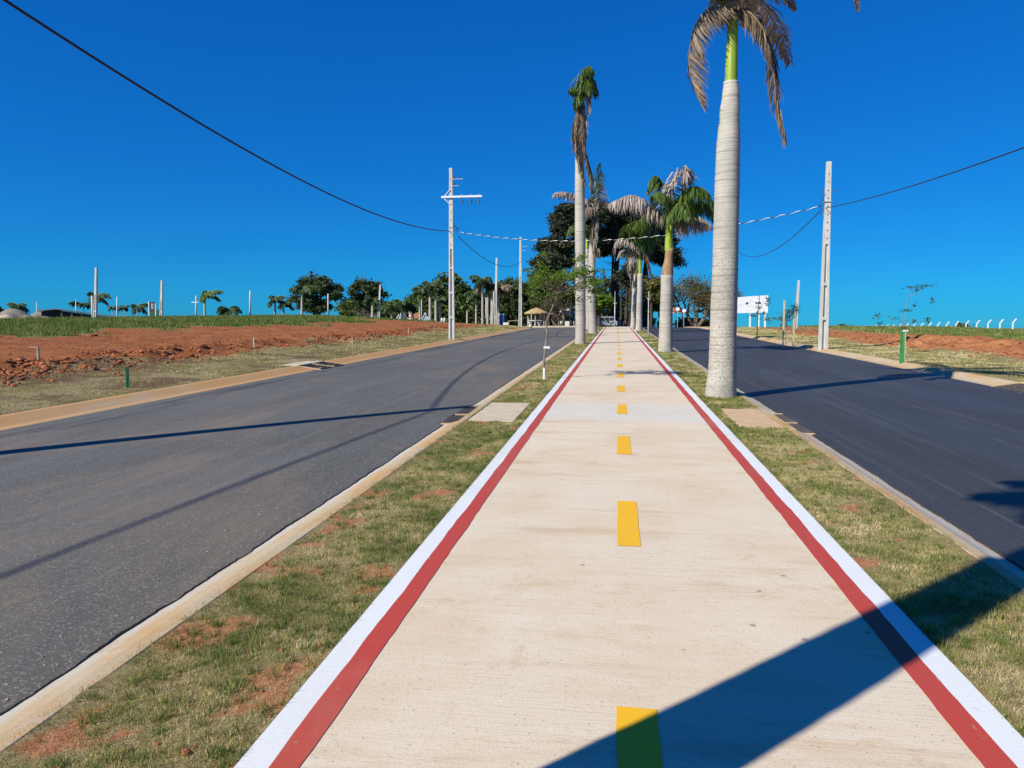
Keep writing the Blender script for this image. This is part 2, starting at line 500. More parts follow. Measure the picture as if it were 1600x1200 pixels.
def mat_palm_trunk():
    m, nt, b, out = nmat('palm_bark'); g = N(nt)
    o = g.pos(obj=True)
    low = g.new('ShaderNodeSeparateXYZ'); nt.links.new(o, low.inputs[0])
    z = low.outputs[2]
    rings = g.noise(g.pos((0.5, 0.5, 17), obj=True), 1.0, 4, 0.6, 0.05)
    rings2 = g.noise(g.pos((1.2, 1.2, 42), obj=True), 1.0, 3, 0.6)
    speck = g.vor(o, 26); sp2 = g.noise(o, 30, 5, 0.75)
    c = g.mix(g.ramp(g.noise(o, 1.2, 5, 0.6), 0.35, 0.65), (0.53, 0.49, 0.425), (0.41, 0.385, 0.34))
    c = g.mix(g.ramp(rings, 0.55, 0.63, 0, 0.65), c, (0.19, 0.17, 0.15))
    c = g.mix(g.ramp(rings2, 0.54, 0.64, 0, 0.5), c, (0.24, 0.22, 0.19))
    spf = g.math('MULTIPLY', g.ramp(sp2, 0.46, 0.64), g.ramp(z, 1.2, 4.2, 0.9, 0.15))
    c = g.mix(spf, c, (0.27, 0.22, 0.155))
    spd = g.math('MULTIPLY', g.ramp(g.noise(o, 55, 4, 0.7), 0.56, 0.64), g.ramp(z, 1.5, 4.2, 0.85, 0.05))
    c = g.mix(spd, c, (0.10, 0.085, 0.065))
    c = g.mix(g.math('MULTIPLY', g.ramp(speck, 0.0, 0.35, 0.6, 0), g.ramp(z, 1.5, 4.0, 1, 0)), c, (0.60, 0.56, 0.48))
    g.set(b.inputs['Base Color'], c)
    b.inputs['Roughness'].default_value = 0.85; b.inputs['Specular IOR Level'].default_value = 0.2
    g.set(b.inputs['Normal'], g.bump(g.math('ADD', g.math('MULTIPLY', rings, -1.5), sp2), 0.4, 0.02))
    return m


M = {}
M['path'] = mat_path('path_concrete', (0.69, 0.58, 0.44), (0.65, 0.51, 0.35), (0.73, 0.635, 0.50))
M['path_light'] = mat_path('path_concrete_pale', (0.66, 0.61, 0.53), (0.62, 0.56, 0.47), (0.68, 0.63, 0.56), 0.3)
M['white'] = mat_paint('white_line_paint', (0.71, 0.71, 0.70), 0.35)
M['red'] = mat_paint('red_line_paint', (0.46, 0.058, 0.036), 0.35)
M['yellow'] = mat_paint('yellow_line_paint', (0.82, 0.44, 0.010), 0.35)
M['asph_l'] = mat_asphalt('weathered_asphalt', (0.118, 0.114, 0.102), (0.30, 0.28, 0.245), (0.25, 0.18, 0.125), 0.6, 0.72, 0.2, 0.6, 0.3)
M['asph_r'] = mat_asphalt('fresh_asphalt', (0.050, 0.048, 0.046), (0.125, 0.122, 0.118), (0.07, 0.07, 0.072), 0.25, 0.55, 0.45, 0.35, 0.4)
M['kerb'] = mat_kerb('kerb_concrete')
M['kerb_orange'] = mat_kerb('earth_stained_kerb', True)
M['ground'] = mat_ground()
M['verge'] = mat_verge()
M['grass'] = mat_grass()
M['bark_palm'] = mat_palm_trunk()
M['cover'] = simple('cover_concrete', (0.56, 0.48, 0.34), (0.50, 0.40, 0.27), 5, 0.9)
M['pad'] = simple('orange_dusted_concrete', (0.58, 0.40, 0.24), (0.50, 0.33, 0.19), 6, 0.9)
M['iron'] = simple('cast_iron', (0.10, 0.09, 0.08), (0.17, 0.14, 0.11), 20, 0.6, 0.3)
M['pit'] = simple('drain_pit', (0.06, 0.05, 0.04), (0.04, 0.03, 0.025), 5, 0.95)
M['pole'] = simple('pole_concrete', (0.58, 0.57, 0.53), (0.47, 0.455, 0.42), 3, 0.85, stretch=(3, 3, 0.6))
M['steel'] = simple('galvanised_steel', (0.55, 0.56, 0.57), (0.42, 0.43, 0.44), 12, 0.45, 0.6, 0.05)
M['insul'] = simple('insulator_glaze', (0.10, 0.11, 0.13), (0.06, 0.07, 0.09), 8, 0.25, 0, 0, 0.6)
M['cable'] = simple('black_cable', (0.02, 0.02, 0.022), (0.03, 0.03, 0.03), 8, 0.5, 0, 0)
M['alu'] = simple('bare_aluminium_wire', (0.75, 0.75, 0.74), (0.6, 0.6, 0.6), 8, 0.4, 0.5, 0)
M['shaft'] = simple('palm_crownshaft', (0.36, 0.42, 0.035), (0.22, 0.33, 0.03), 2.5, 0.4, 0, 0.1, 0.5, (5, 5, 0.5))
M['shaft_old'] = simple('palm_dry_sheath', (0.42, 0.27, 0.15), (0.22, 0.13, 0.07), 3.5, 0.8, 0, 0.5, 0.2, (5, 5, 0.7))
M['green_frond'] = foliage('green_palm_leaf', (0.030, 0.075, 0.014), (0.19, 0.27, 0.05), 0.35, 0.4)
M['dead_frond'] = foliage('dead_palm_leaf', (0.085, 0.055, 0.035), (0.42, 0.32, 0.22), 0.2, 0.8)
M['grey_frond'] = foliage('grey_dry_palm_leaf', (0.20, 0.16, 0.14), (0.62, 0.53, 0.46), 0.25, 0.8)
M['rachis_g'] = simple('green_leaf_stem', (0.20, 0.25, 0.04), (0.13, 0.18, 0.03), 5, 0.5)
M['rachis_d'] = simple('dry_leaf_stem', (0.40, 0.29, 0.18), (0.25, 0.17, 0.10), 5, 0.8)
M['bark'] = simple('tree_bark', (0.10, 0.08, 0.06), (0.055, 0.043, 0.033), 6, 0.9, 0, 0.6, 0.2, (3, 3, 0.7), 0.03)
M['bark_dark'] = simple('dark_pine_bark', (0.045, 0.036, 0.03), (0.028, 0.022, 0.02), 6, 0.9, 0, 0.6, 0.2, (3, 3, 0.7), 0.03)
M['bark_pale'] = simple('pale_bark', (0.30, 0.25, 0.19), (0.16, 0.13, 0.10), 9, 0.85, 0, 0.4)
M['twig'] = simple('grey_brown_twigs', (0.19, 0.145, 0.11), (0.11, 0.085, 0.065), 3, 0.9, 0, 0)
M['leaf_dark'] = foliage('dark_leaves', (0.018, 0.036, 0.012), (0.115, 0.150, 0.050), 0.25)
M['leaf_mid'] = foliage('mid_green_leaves', (0.030, 0.062, 0.013), (0.155, 0.22, 0.05), 0.3)
M['leaf_pine'] = foliage('pine_needles', (0.010, 0.018, 0.009), (0.085, 0.095, 0.045), 0.15)
M['leaf_bright'] = foliage('fresh_leaves', (0.05, 0.11, 0.014), (0.20, 0.29, 0.03), 0.4)
M['leaf_olive'] = foliage('olive_leaves', (0.055, 0.065, 0.018), (0.22, 0.20, 0.05), 0.3)
M['leaf_bluish'] = foliage('far_palm_leaf', (0.018, 0.05, 0.022), (0.10, 0.15, 0.055), 0.3, 0.45)
M['gravel'] = simple('crushed_stone', (0.23, 0.205, 0.17), (0.13, 0.12, 0.105), 0.9, 0.95, 0, 0.8, 0.1, bd=0.08)
M['sand_heap'] = simple('pale_sand', (0.42, 0.36, 0.27), (0.33, 0.27, 0.20), 1.2, 0.95, 0, 0.6, 0.1, bd=0.06)
M['black'] = simple('black_roofing', (0.022, 0.022, 0.024), (0.035, 0.033, 0.033), 3, 0.8)
M['white_wall'] = simple('white_render', (0.72, 0.71, 0.68), (0.6, 0.58, 0.54), 2, 0.8, 0, 0.05)
M['white_metal'] = simple('white_painted_metal', (0.76, 0.78, 0.80), (0.68, 0.70, 0.72), 3, 0.45, 0, 0.0)
M['tile'] = simple('clay_tiles', (0.40, 0.16, 0.09), (0.29, 0.11, 0.06), 4, 0.85)
M['straw'] = simple('straw_thatch', (0.52, 0.38, 0.18), (0.36, 0.25, 0.11), 5, 0.9, 0, 0.8, 0.1, (3, 3, 1), 0.03)
M['wood'] = simple('weathered_wood', (0.36, 0.29, 0.21), (0.24, 0.18, 0.13), 8, 0.85, 0, 0.3)
M['stake'] = simple('pale_stake_wood', (0.56, 0.47, 0.33), (0.45, 0.36, 0.24), 8, 0.85)
M['green_p'] = simple('green_plastic', (0.04, 0.26, 0.075), (0.03, 0.20, 0.055), 6, 0.5, 0, 0.05)
M['green_light'] = simple('pale_green_painted_stake', (0.33, 0.55, 0.25), (0.24, 0.45, 0.18), 6, 0.6, 0, 0.05)
M['green_dark'] = simple('dark_green_paint', (0.012, 0.105, 0.05), (0.01, 0.075, 0.035), 6, 0.5, 0, 0.05)
M['blue'] = simple('blue_plastic', (0.05, 0.12, 0.42), (0.04, 0.09, 0.32), 4, 0.5, 0, 0.0)
M['lightblue'] = simple('light_blue_paint', (0.30, 0.46, 0.62), (0.24, 0.38, 0.52), 4, 0.7, 0, 0.0)
M['glass'] = simple('dark_glass', (0.02, 0.025, 0.03), (0.03, 0.035, 0.04), 4, 0.1, 0, 0, 0.6)
M['sign_red'] = simple('sign_red_paint', (0.55, 0.04, 0.04), (0.5, 0.04, 0.04), 4, 0.5, 0, 0)
M['sign_grey'] = simple('sign_grey_print', (0.50, 0.53, 0.54), (0.45, 0.48, 0.50), 4, 0.5, 0, 0)
M['sign_navy'] = simple('sign_navy_print', (0.035, 0.045, 0.10), (0.03, 0.04, 0.085), 4, 0.5, 0, 0)
M['banner'] = simple('dark_banner_cloth', (0.03, 0.035, 0.05), (0.045, 0.05, 0.065), 4, 0.7, 0, 0)
M['clod'] = simple('earth_clods', (0.42, 0.145, 0.062), (0.16, 0.055, 0.03), 1.6, 0.95, 0, 0.7, 0.1, bd=0.03)
M['stone'] = simple('loose_stones', (0.42, 0.37, 0.31), (0.26, 0.21, 0.17), 9, 0.9)
M['far_green'] = simple('distant_tree', (0.03, 0.05, 0.02), (0.05, 0.07, 0.03), 1, 0.9)
M['tyre'] = simple('tyre_rubber', (0.02, 0.02, 0.02), (0.03, 0.03, 0.03), 4, 0.8, 0, 0)

# ------------------------------------------------------------------ ground sheet
KL0, KL1 = -8.88, -8.34          # far left kerb: turf edge, road edge
ML0, ML1 = -2.42, -2.08          # left median kerb: road edge, turf edge
MR0, MR1 = 2.20, 2.48            # right median kerb: turf edge, road edge
KR0, KR1 = 7.86, 8.30            # far right kerb: road edge, turf edge
PX0, PX1 = -1.24, 1.43           # shared path
YEND = 76.3


def axis(parts):
    out = []
    for a, b, s in parts:
        n = max(1, int(round((b - a) / s)))
        out += list(np.linspace(a, b, n, endpoint=False))
    out.append(parts[-1][1])
    return np.array(out)


gx = np.concatenate([-np.geomspace(5000, 48, 16)[:-1],
                     axis([(-48, -24, 0.6), (-24, -9.0, 0.22), (-9.0, -8.6, 0.4), (-8.6, 8.0, 1.66), (8.0, 8.36, 0.36), (8.36, 19, 0.22), (19, 48, 0.7)]),
                     np.geomspace(48, 5000, 16)[1:]])
gy = np.concatenate([[-3000, -800, -200, -60], axis([(-40, 4, 2), (4, 50, 0.25), (50, 84, 0.5), (84, 160, 3)]), np.geomspace(160, 7000, 26)[1:]])
XX, YY = np.meshgrid(gx, gy, indexing='ij')
ZZ = land(XX, YY)
bed = (XX > -8.7) & (XX < 8.1) & (YY < 100)
ZZ = np.where(bed, G(YY) - 0.32, ZZ)
bed2 = (XX > -30) & (XX < 9) & (YY >= 76.3)


def vec_noise(X, Y, sc, seed):
    """cheap smooth noise, vectorised (-1..1)"""
    r = np.random.default_rng(seed)
    o = np.zeros(len(X))
    amp = 1.0
    tot = 0
    for k in range(5):
        g = r.uniform(-1, 1, (97, 97))
        u = X * sc + 13.1 * k; v = Y * sc + 7.7 * k
        iu = np.floor(u).astype(int); iv = np.floor(v).astype(int)
        fu = u - iu; fv = v - iv
        fu = fu * fu * (3 - 2 * fu); fv = fv * fv * (3 - 2 * fv)
        a = g[iu % 97, iv % 97]; b = g[(iu + 1) % 97, iv % 97]; c = g[iu % 97, (iv + 1) % 97]; d = g[(iu + 1) % 97, (iv + 1) % 97]
        o += amp * ((a * (1 - fu) + b * fu) * (1 - fv) + (c * (1 - fu) + d * fu) * fv)
        tot += amp
        amp *= 0.6; sc *= 2.1
    return o / tot * 1.8


def cover_masks(x, y):
    wob = 0.5 * np.sin(y * 0.33) + 0.35 * np.sin(y * 0.9 + 1.3)
    xl = -x + wob
    far_ = 2.6 * vec_noise(np.ravel(x), np.ravel(y), 0.16, 77).reshape(np.shape(x)) + 1.2 * vec_noise(np.ravel(x), np.ravel(y), 0.7, 78).reshape(np.shape(x))
    dl = sm(12.2, 13.4, xl) * (1 - sm(21.5, 24.5, xl + far_))
    dl = dl * (1 - sm(72, 76, y))
    dr = sm(11.0, 12.4, x + 0.5 * np.sin(y * 0.4)) * (1 - sm(17.5, 19.8, x + np.sin(y * 0.25)))
    dr = dr * (1 - 0.55 * sm(44, 60, y)) * (1 - sm(70, 80, y))
    gl = sm(20, 25, xl + far_); gr_ = sm(16, 20, x)
    return np.maximum(dl, dr), np.maximum(gl, gr_) * (1 - 0.3 * sm(60, 90, y))


dirt, green = cover_masks(XX, YY)
# clods, tyre ruts and small relief where the earth is bare
flat_n = np.empty(XX.size)
for i, (x, y) in enumerate(zip(XX.ravel(), YY.ravel())):
    if 8.4 < abs(x) < 48 and 2 < y < 84:
        flat_n[i] = noise.fractal(Vector((x * 1.5, y * 1.1, 0)), 0.7, 2.2, 4)
    else:
        flat_n[i] = 0
relief = flat_n.reshape(XX.shape)
edge = sm(8.9, 9.8, np.abs(XX))
ridge_w = np.exp(-((-XX - 13.6) / 1.3) ** 2) + np.exp(-((XX - 14.2) / 2.3) ** 2) * sm(14, 22, YY) * (1 - sm(36, 46, YY))
ZZ = ZZ + relief * edge * (0.012 + 0.06 * dirt + 0.12 * ridge_w)
nx, ny = XX.shape
V = np.stack([XX, YY, ZZ], -1).reshape(-1, 3)
idx = np.arange(nx * ny).reshape(nx, ny)
F = np.stack([idx[:-1, :-1], idx[1:, :-1], idx[1:, 1:], idx[:-1, 1:]], -1).reshape(-1, 4)
ground = mobj('ground', raw_mesh('ground', V, F, True, {'dirt': dirt.ravel(), 'green': green.ravel()}), M['ground'])
tag(ground, 'bare orange earth and rough grass on both sides of the roads', None, None, 'structure')


def surf_z(x, y):
    """ground sheet height with relief (bilinear)"""
    i = np.clip(np.searchsorted(gx, x) - 1, 0, nx - 2); j = np.clip(np.searchsorted(gy, y) - 1, 0, ny - 2)
    u = (x - gx[i]) / (gx[i + 1] - gx[i]); v = (y - gy[j]) / (gy[j + 1] - gy[j])
    return (ZZ[i, j] * (1 - u) * (1 - v) + ZZ[i + 1, j] * u * (1 - v) + ZZ[i, j + 1] * (1 - u) * v + ZZ[i + 1, j + 1] * u * v)


def strip(name, x0f, x1f, zf, mat, y0, y1, step=0.5, nxs=2, side=0.0, attr=None, smooth=True):
    """a sheet along the road; x edges and heights are functions; side > 0 adds skirts"""
    ys = np.arange(y0, y1 + step * 0.5, step)
    vs, fs = [], []
    cols = nxs + 1
    rows = []
    for y in ys:
        a, b = x0f(y), x1f(y)
        row = []
        if side: row.append((a, y, zf(a, y) - side))
        for k in range(cols):
            x = a + (b - a) * k / nxs
            row.append((x, y, zf(x, y)))
        if side: row.append((b, y, zf(b, y) - side))
        rows.append(row)
    w = len(rows[0])
    for r in rows: vs += r
    for i in range(len(rows) - 1):
        for k in range(w - 1):
            fs.append([i * w + k, i * w + k + 1, (i + 1) * w + k + 1, (i + 1) * w + k])
    at = None
    if attr: at = {k: [f(v[0], v[1]) for v in vs] for k, f in attr.items()}
    return mobj(name, raw_mesh(name, np.array(vs), np.array(fs), smooth, at), mat)


def wob(y, s, a):
    if s in (2, 3): return a * noise.noise(Vector((y * 1.7, s, 0))) + a * 0.6 * noise.noise(Vector((y * 6.5, s, 3))) + .011 * noise.noise(Vector((y * 19, s, 5))) + .007 * noise.noise(Vector((y * 47, s, 7)))
    return a * noise.noise(Vector((y * 1.7, s, 0))) + a * 0.6 * noise.noise(Vector((y * 6.5, s, 3)))


GRL = (10.02, 11.92); GRR = (9.75, 11.65); GFL = (19.7, 21.7); GFR = (15.0, 16.75)
Gf = lambda y: float(G(y))
# ------------------------------------------------------------------ roads
def zroadL(x, y): return Gf(y) - 0.045 + 0.05 * (x + 2.36) / 6.0 + 0.03 * (1 - ((x + 5.36) / 3.0) ** 2)
def zroadR(x, y): return Gf(y) - 0.045 - 0.05 * (x - 2.44) / 5.46 + 0.03 * (1 - ((x - 5.17) / 2.73) ** 2)


rl = strip('road', lambda y: -8.12 if 19.6 < y < 21.8 else -8.36 + wob(y, 1, .012), lambda y: -2.435 if 9.95 < y < 12.0 else -2.36 + wob(y, 2, .03), zroadL, M['asph_l'], -10, 74.0, 0.04, 10, 0.06, None, False)
tag(rl, 'weathered grey asphalt road left of the path', None, None, 'structure')
rr = strip('road', lambda y: 2.515 if 9.7 < y < 11.7 else 2.44 + wob(y, 3, .03), lambda y: 7.77 if 14.9 < y < 16.85 else 7.90 + wob(y, 4, .014), zroadR, M['asph_r'], -10, 98.0, 0.05, 10, 0.06, None, False)
tag(rr, 'freshly laid dark asphalt road right of the path', None, None, 'structure')


def kerb(name, prof, ranges, label):
    """prof: (x, dz) points; one casting over each range, with fine joints"""
    vs, fs = [], []
    for a, b in ranges:
        ys = []
        y = a
        while y < b - 0.01:
            y2 = min(b, y + 3.0)
            ys.append((y, y2)); y = y2
        for (ya, yb) in ys:
            n0 = len(vs); K = len(prof)
            sub = np.linspace(ya + 0.004, yb - 0.004, 5)
            for y in sub:
                for x, dz in prof:
                    vs.append((x + 0.006 * noise.noise(Vector((y * 2, x * 3, 0))), y, Gf(y) + dz))
            for r in range(4):
                for k in range(K - 1):
                    fs.append([n0 + r * K + k, n0 + r * K + k + 1, n0 + (r + 1) * K + k + 1, n0 + (r + 1) * K + k])
            fs.append([n0 + k for k in range(K)][::-1]); fs.append([n0 + 4 * K + k for k in range(K)])
    o = mobj(name, raw_mesh(name, np.array(vs), fs, False), M['kerb_orange'] if 'orange' in label else M['kerb'])
    return tag(o, label, None, None, 'structure')


kerb('kerb', [(-2.50, -0.30), (-2.50, -0.075), (-2.38, -0.062), (-2.29, -0.040), (-2.17, -0.004), (-2.08, 0.003), (-2.07, -0.006), (-2.07, -0.30)],
     [(-30, GRL[0]), (GRL[1], 74)], 'sand coloured kerb between left road and grass strip')
kerb('kerb', [(2.18, -0.30), (2.18, -0.006), (2.19, 0.003), (2.27, -0.004), (2.36, -0.040), (2.45, -0.062), (2.58, -0.075), (2.58, -0.30)],
     [(-30, GRR[0]), (GRR[1], 82)], 'sand coloured kerb between grass strip and right road')
kerb('kerb', [(-8.95, -0.30), (-8.95, 0.012), (-8.82, 0.016), (-8.50, -0.080), (-8.34, -0.094), (-8.26, -0.128), (-8.26, -0.30)],
     [(-30, GFL[0]), (GFL[1], 73)], 'orange stained sloping kerb on the far side of the left road')
kerb('kerb', [(7.78, -0.30), (7.78, -0.128), (7.86, -0.094), (8.0, -0.080), (8.26, 0.016), (8.36, 0.012), (8.36, -0.30)],
     [(-30, GFR[0]), (GFR[1], 97)], 'sand coloured sloping kerb on the far side of the right road')
# kerb closing the far end of the left road
mb = MB(); mb.box((-8.4, 74.06, Gf(74) - .25), (-2.1, 74.36, Gf(74) + 0.10), bev=0.02)
tag(mb.build('kerb', M['cover']), 'pale kerb across the far end of the left road', None, None, 'structure')
mb = MB(); mb.box((-30, 76.6, Gf(76) - .25), (-8.9, 76.85, Gf(76) + 0.07), bev=0.02)
tag(mb.build('kerb', M['cover']), 'pale kerb beyond the bare lot, left of the pavilion', None, None, 'structure')




# ------------------------------------------------------------------ grass verges beside the path
def bare_v(X, Y):
    n = vec_noise(X, Y, 2.2, 400) * 0.85 + vec_noise(X, Y, 9.0, 401) * 0.75
    k = np.where(X < 0, 0.16 + 0.17 * (1 - sm(2.5, 6, Y)), 0.0)
    return np.clip(k + n * 0.75, 0, 1)


def bare(x, y): return float(bare_v(np.array([x]), np.array([y]))[0])


def zverge(x, y): return Gf(y) - 0.012 + (0.012 if abs(x + 2.085) < .01 or abs(x - 2.195) < .01 else 0) + 0.006 * noise.noise(Vector((x * 4, y * 4, 0)))


for nm, a, b, lab in (('verge', -2.085, PX0 + .01, 'narrow patchy grass strip between the left kerb and the path'),
                      ('verge', PX1 - .01, 2.195, 'narrow dry grass strip between the path and the right kerb')):
    o = strip(nm, lambda y, a=a: a, lambda y, b=b: b, zverge, M['verge'], -4, 77, 0.12, 7, 0, {'bare': bare})
    tag(o, lab, None, None, 'structure')


# ------------------------------------------------------------------ path slabs and painted lines
path = bpy.data.objects.new('path', None); C.objects.link(path)
tag(path, 'long straight shared path of brushed concrete slabs', None, None, 'structure')
cuts = [-6.2, -3.1, 0.2, 3.32, 6.75, 10.22, 12.15]
y = 12.15
while y < 74.5:
    y += 3.05; cuts.append(y)
cuts[-1] = YEND
for i in range(len(cuts) - 1):
    a, b = cuts[i] + 0.0025, cuts[i + 1] - 0.0025
    ng = 6
    vs = []; fs = []
    prof = [(PX0, -.12), (PX0, -.004), (PX0 + .006, 0), (PX1 - .006, 0), (PX1, -.004), (PX1, -.12)]
    K = len(prof)
    for r in range(ng + 1):
        yy = a + (b - a) * r / ng
        for x, dz in prof: vs.append((x, yy, Gf(yy) + dz))
    for r in range(ng):
        for k in range(K - 1): fs.append([r * K + k, r * K + k + 1, (r + 1) * K + k + 1, (r + 1) * K + k])
    fs.append(list(range(K))[::-1]); fs.append([ng * K + k for k in range(K)])
    o = mobj('slab', raw_mesh('slab', np.array(vs), fs), M['path_light'] if i == 5 else M['path'], path)
    if i == 5: o['label'] = 'paler newly cast slab crossing the path'


def line(name, x0, x1, y0, y1, mat, s, amp, lift):
    o = strip(name, lambda y: x0 + wob(y, s, amp), lambda y: x1 + wob(y, s + 5, amp), lambda x, y: Gf(y) + lift, mat, y0, y1, 0.06, 1)
    o.parent = path
    return o


for x0, x1, nm, mt, s, la in ((PX0 + .001, PX0 + .125, 'edge_line', 'white', 11, 'white painted stripe on the left edge'), (PX0 + .135, PX0 + .235, 'edge_line', 'red', 13, 'red painted stripe inside the left white one'),
                              (PX1 - .125, PX1 - .001, 'edge_line', 'white', 15, 'white painted stripe on the right edge'), (PX1 - .235, PX1 - .135, 'edge_line', 'red', 17, 'red painted stripe inside the right white one')):
    am = 0.010
    def xf(x, outer):
        return (lambda y: x) if outer else (lambda y: x + wob(y, s, am))
    if mt == 'white':
        inner = PX0 + .112 if x0 < 0 else PX1 - .112
        if x0 < 0: fa, fb = (lambda y, x=x0: x), (lambda y, x=inner: x + wob(y, 13, am))
        else: fa, fb = (lambda y, x=inner: x + wob(y, 17, am)), (lambda y, x=x1: x)
    else:
        if x0 < 0: fa, fb = (lambda y: PX0 + .112 + wob(y, 13, am)), (lambda y: PX0 + .218 + wob(y, 21, am))
        else: fa, fb = (lambda y: PX1 - .218 + wob(y, 22, am)), (lambda y: PX1 - .112 + wob(y, 17, am))
    o = strip(nm, fa, fb, lambda x, y: Gf(y) + 0.003, M[mt], -6, YEND - .1, 0.08, 1)
    o.parent = path; o['label'] = la
# painted sides of the slab edges
for x, s in ((PX0, -1), (PX1, 1)):
    mb = MB()
    ys = list(np.arange(-6, YEND, 2.0)) + [YEND]
    for a, b in zip(ys[:-1], ys[1:]):
        mb.add([(x + s * .002, a, Gf(a) + .003), (x + s * .002, b, Gf(b) + .003), (x + s * .002, b, Gf(b) - .06), (x + s * .002, a, Gf(a) - .06)], [[0, 1, 2, 3]])
    o = mb.build('edge_line', M['white'], path); o['label'] = 'white paint on the side of the path slab'
k = 0
y = 4.71 - 3.105
dash_me = None
while y < 74:
    o = line('lane_dash', 0.018, 0.168, y, y + 1.13, M['yellow'], 31 + k, 0.008, 0.003)
    y += 3.105; k += 1
mb = MB(); mb.box((-.6, 76.32, Gf(76) - .2), (PX1 + .4, 76.55, Gf(76) + .02)); o = mb.build('end_strip', M['white'], path)

# ------------------------------------------------------------------ drains and covers
def drain(x0, x1, y0, y1, n, label, crosshatch=False, z0=-0.088, tilt=0.0):
    xc, yc = (x0 + x1) / 2, (y0 + y1) / 2
    t = empty('drain_grate', (xc, yc, Gf(yc)), label, 'drain grate', 'iron drain grates set into the kerbs')
    t.rotation_euler = (0, tilt, 0)
    hw = (x1 - x0) / 2; L = (y1 - y0); sl = SLOPE
    mb = MB()                                        # pit below
    V = [(-hw, -L / 2, z0 - .02 - sl * L / 2), (hw, -L / 2, z0 - .02 - sl * L / 2), (hw, L / 2, z0 - .02 + sl * L / 2), (-hw, L / 2, z0 - .02 + sl * L / 2)]
    V += [(a, b, -.27) for a, b, c in V]
    mb.add(V, [[4, 5, 6, 7], [0, 4, 5, 1], [1, 5, 6, 2], [2, 6, 7, 3], [3, 7, 4, 0]])
    mb.build('pit', M['pit'], t)
    # concrete surround
    for k in range(n + 1):
        w = .04
        yk = -L / 2 + (L - w) * k / n
        mb = MB(); mb.box((-hw + .002, yk, -.2), (hw - .002, yk + w, z0 + .013 + sl * yk)); mb.build('concrete_rib', M['pad'], t)
    for k in range(n):
        a = -L / 2 + (L - .04) * k / n + .045; b = -L / 2 + (L - .04) * (k + 1) / n - .005
        mb = MB()
        zc = z0 + .012 + sl * (a + b) / 2
        mb.box((-hw, a, zc - .03), (-hw + .02, b, zc)); mb.box((hw - .02, a, zc - .03), (hw, b, zc))
        mb.box((-hw + .02, a, zc - .03), (hw - .02, a + .02, zc)); mb.box((-hw + .02, b - .02, zc - .03), (hw - .02, b, zc))
        fr = mb.build('grate', M['iron'], t)
        nb = 4
        for q in range(nb):
            xx = -hw + .02 + (2 * hw - .04) * (q + .5) / nb
            m2 = MB(); m2.box((xx - .014, a + .02, zc - .026), (xx + .014, b - .02, zc - .003)); m2.build('bar', M['iron'], fr)
        if crosshatch:
            for q in range(7):
                yy = a + (b - a) * (q + .5) / 7
                m2 = MB(); m2.box((-hw + .02, yy - .012, zc - .026), (hw - .02, yy + .012, zc - .001)); m2.build('bar', M['iron'], fr)
    return t


drain(-2.43, -2.17, GRL[0], GRL[1], 2, 'pair of black iron drain grates in the left median kerb beside the square cover', False, -0.060)
drain(2.275, 2.51, GRR[0], GRR[1], 2, 'patterned iron drain grate in the right median kerb beyond the grass', True, -0.060)
drain(-8.86, -8.18, GFL[0], GFL[1], 2, 'pair of drain grates in the kerb across the left road', False, -0.045, .125)
drain(7.80, 8.32, GFR[0], GFR[1], 1, 'lattice drain grate in the kerb across the right road', True, -0.045, -.15)


def slabthing(name, x0, x1, y0, y1, top, mat, label, cat):
    yc = (y0 + y1) / 2; xc = (x0 + x1) / 2
    mb = MB()
    w, L = (x1 - x0) / 2, (y1 - y0) / 2
    s = SLOPE * L; b = .008
    V = [(-w, -L, -.25 - s), (w, -L, -.25 - s), (w, L, -.25 + s), (-w, L, -.25 + s)]
    V += [(-w, -L, -b - s), (w, -L, -b - s), (w, L, -b + s), (-w, L, -b + s)]
    V += [(-w + b, -L + b, -s), (w - b, -L + b, -s), (w - b, L - b, s), (-w + b, L - b, s)]
    F = [[8, 9, 10, 11]]
    for r in (0, 4):
        for i in range(4): F.append([r + i, r + (i + 1) % 4, r + 4 + (i + 1) % 4, r + 4 + i])
    mb.add(V, F)
    o = mb.build(name, M[mat], None, False, (xc, yc, Gf(yc) + top))
    return tag(o, label, cat)


slabthing('drain_cover', -2.165, -2.06, GRL[0] + .003, GRL[1] - .003, .008, 'kerb', 'orange stained concrete edge between the left grates and cover', 'kerb stone')
slabthing('drain_cover', -2.055, -1.40, 10.05, 12.1, -.002, 'cover', 'pale square concrete cover slab in the left grass strip', 'drain cover')
slabthing('drain_cover', 1.61, 2.175, 9.9, 11.75, -.002, 'pad', 'sandy concrete cover slab in the right grass strip below the tall palm', 'drain cover')
slabthing('drain_cover', 2.18, 2.275, GRR[0] + .003, GRR[1] - .003, .008, 'kerb', 'sandy concrete edge between the right grates and cover', 'kerb stone')
slabthing('drain_cover', -10.0, -8.88, 19.75, 21.65, .022, 'cover', 'pale concrete pad behind the grates across the left road', 'drain cover')
slabthing('drain_cover', 8.34, 9.3, 15.0, 16.75, .02, 'pad', 'concrete pad behind the lattice grate across the right road', 'drain cover')


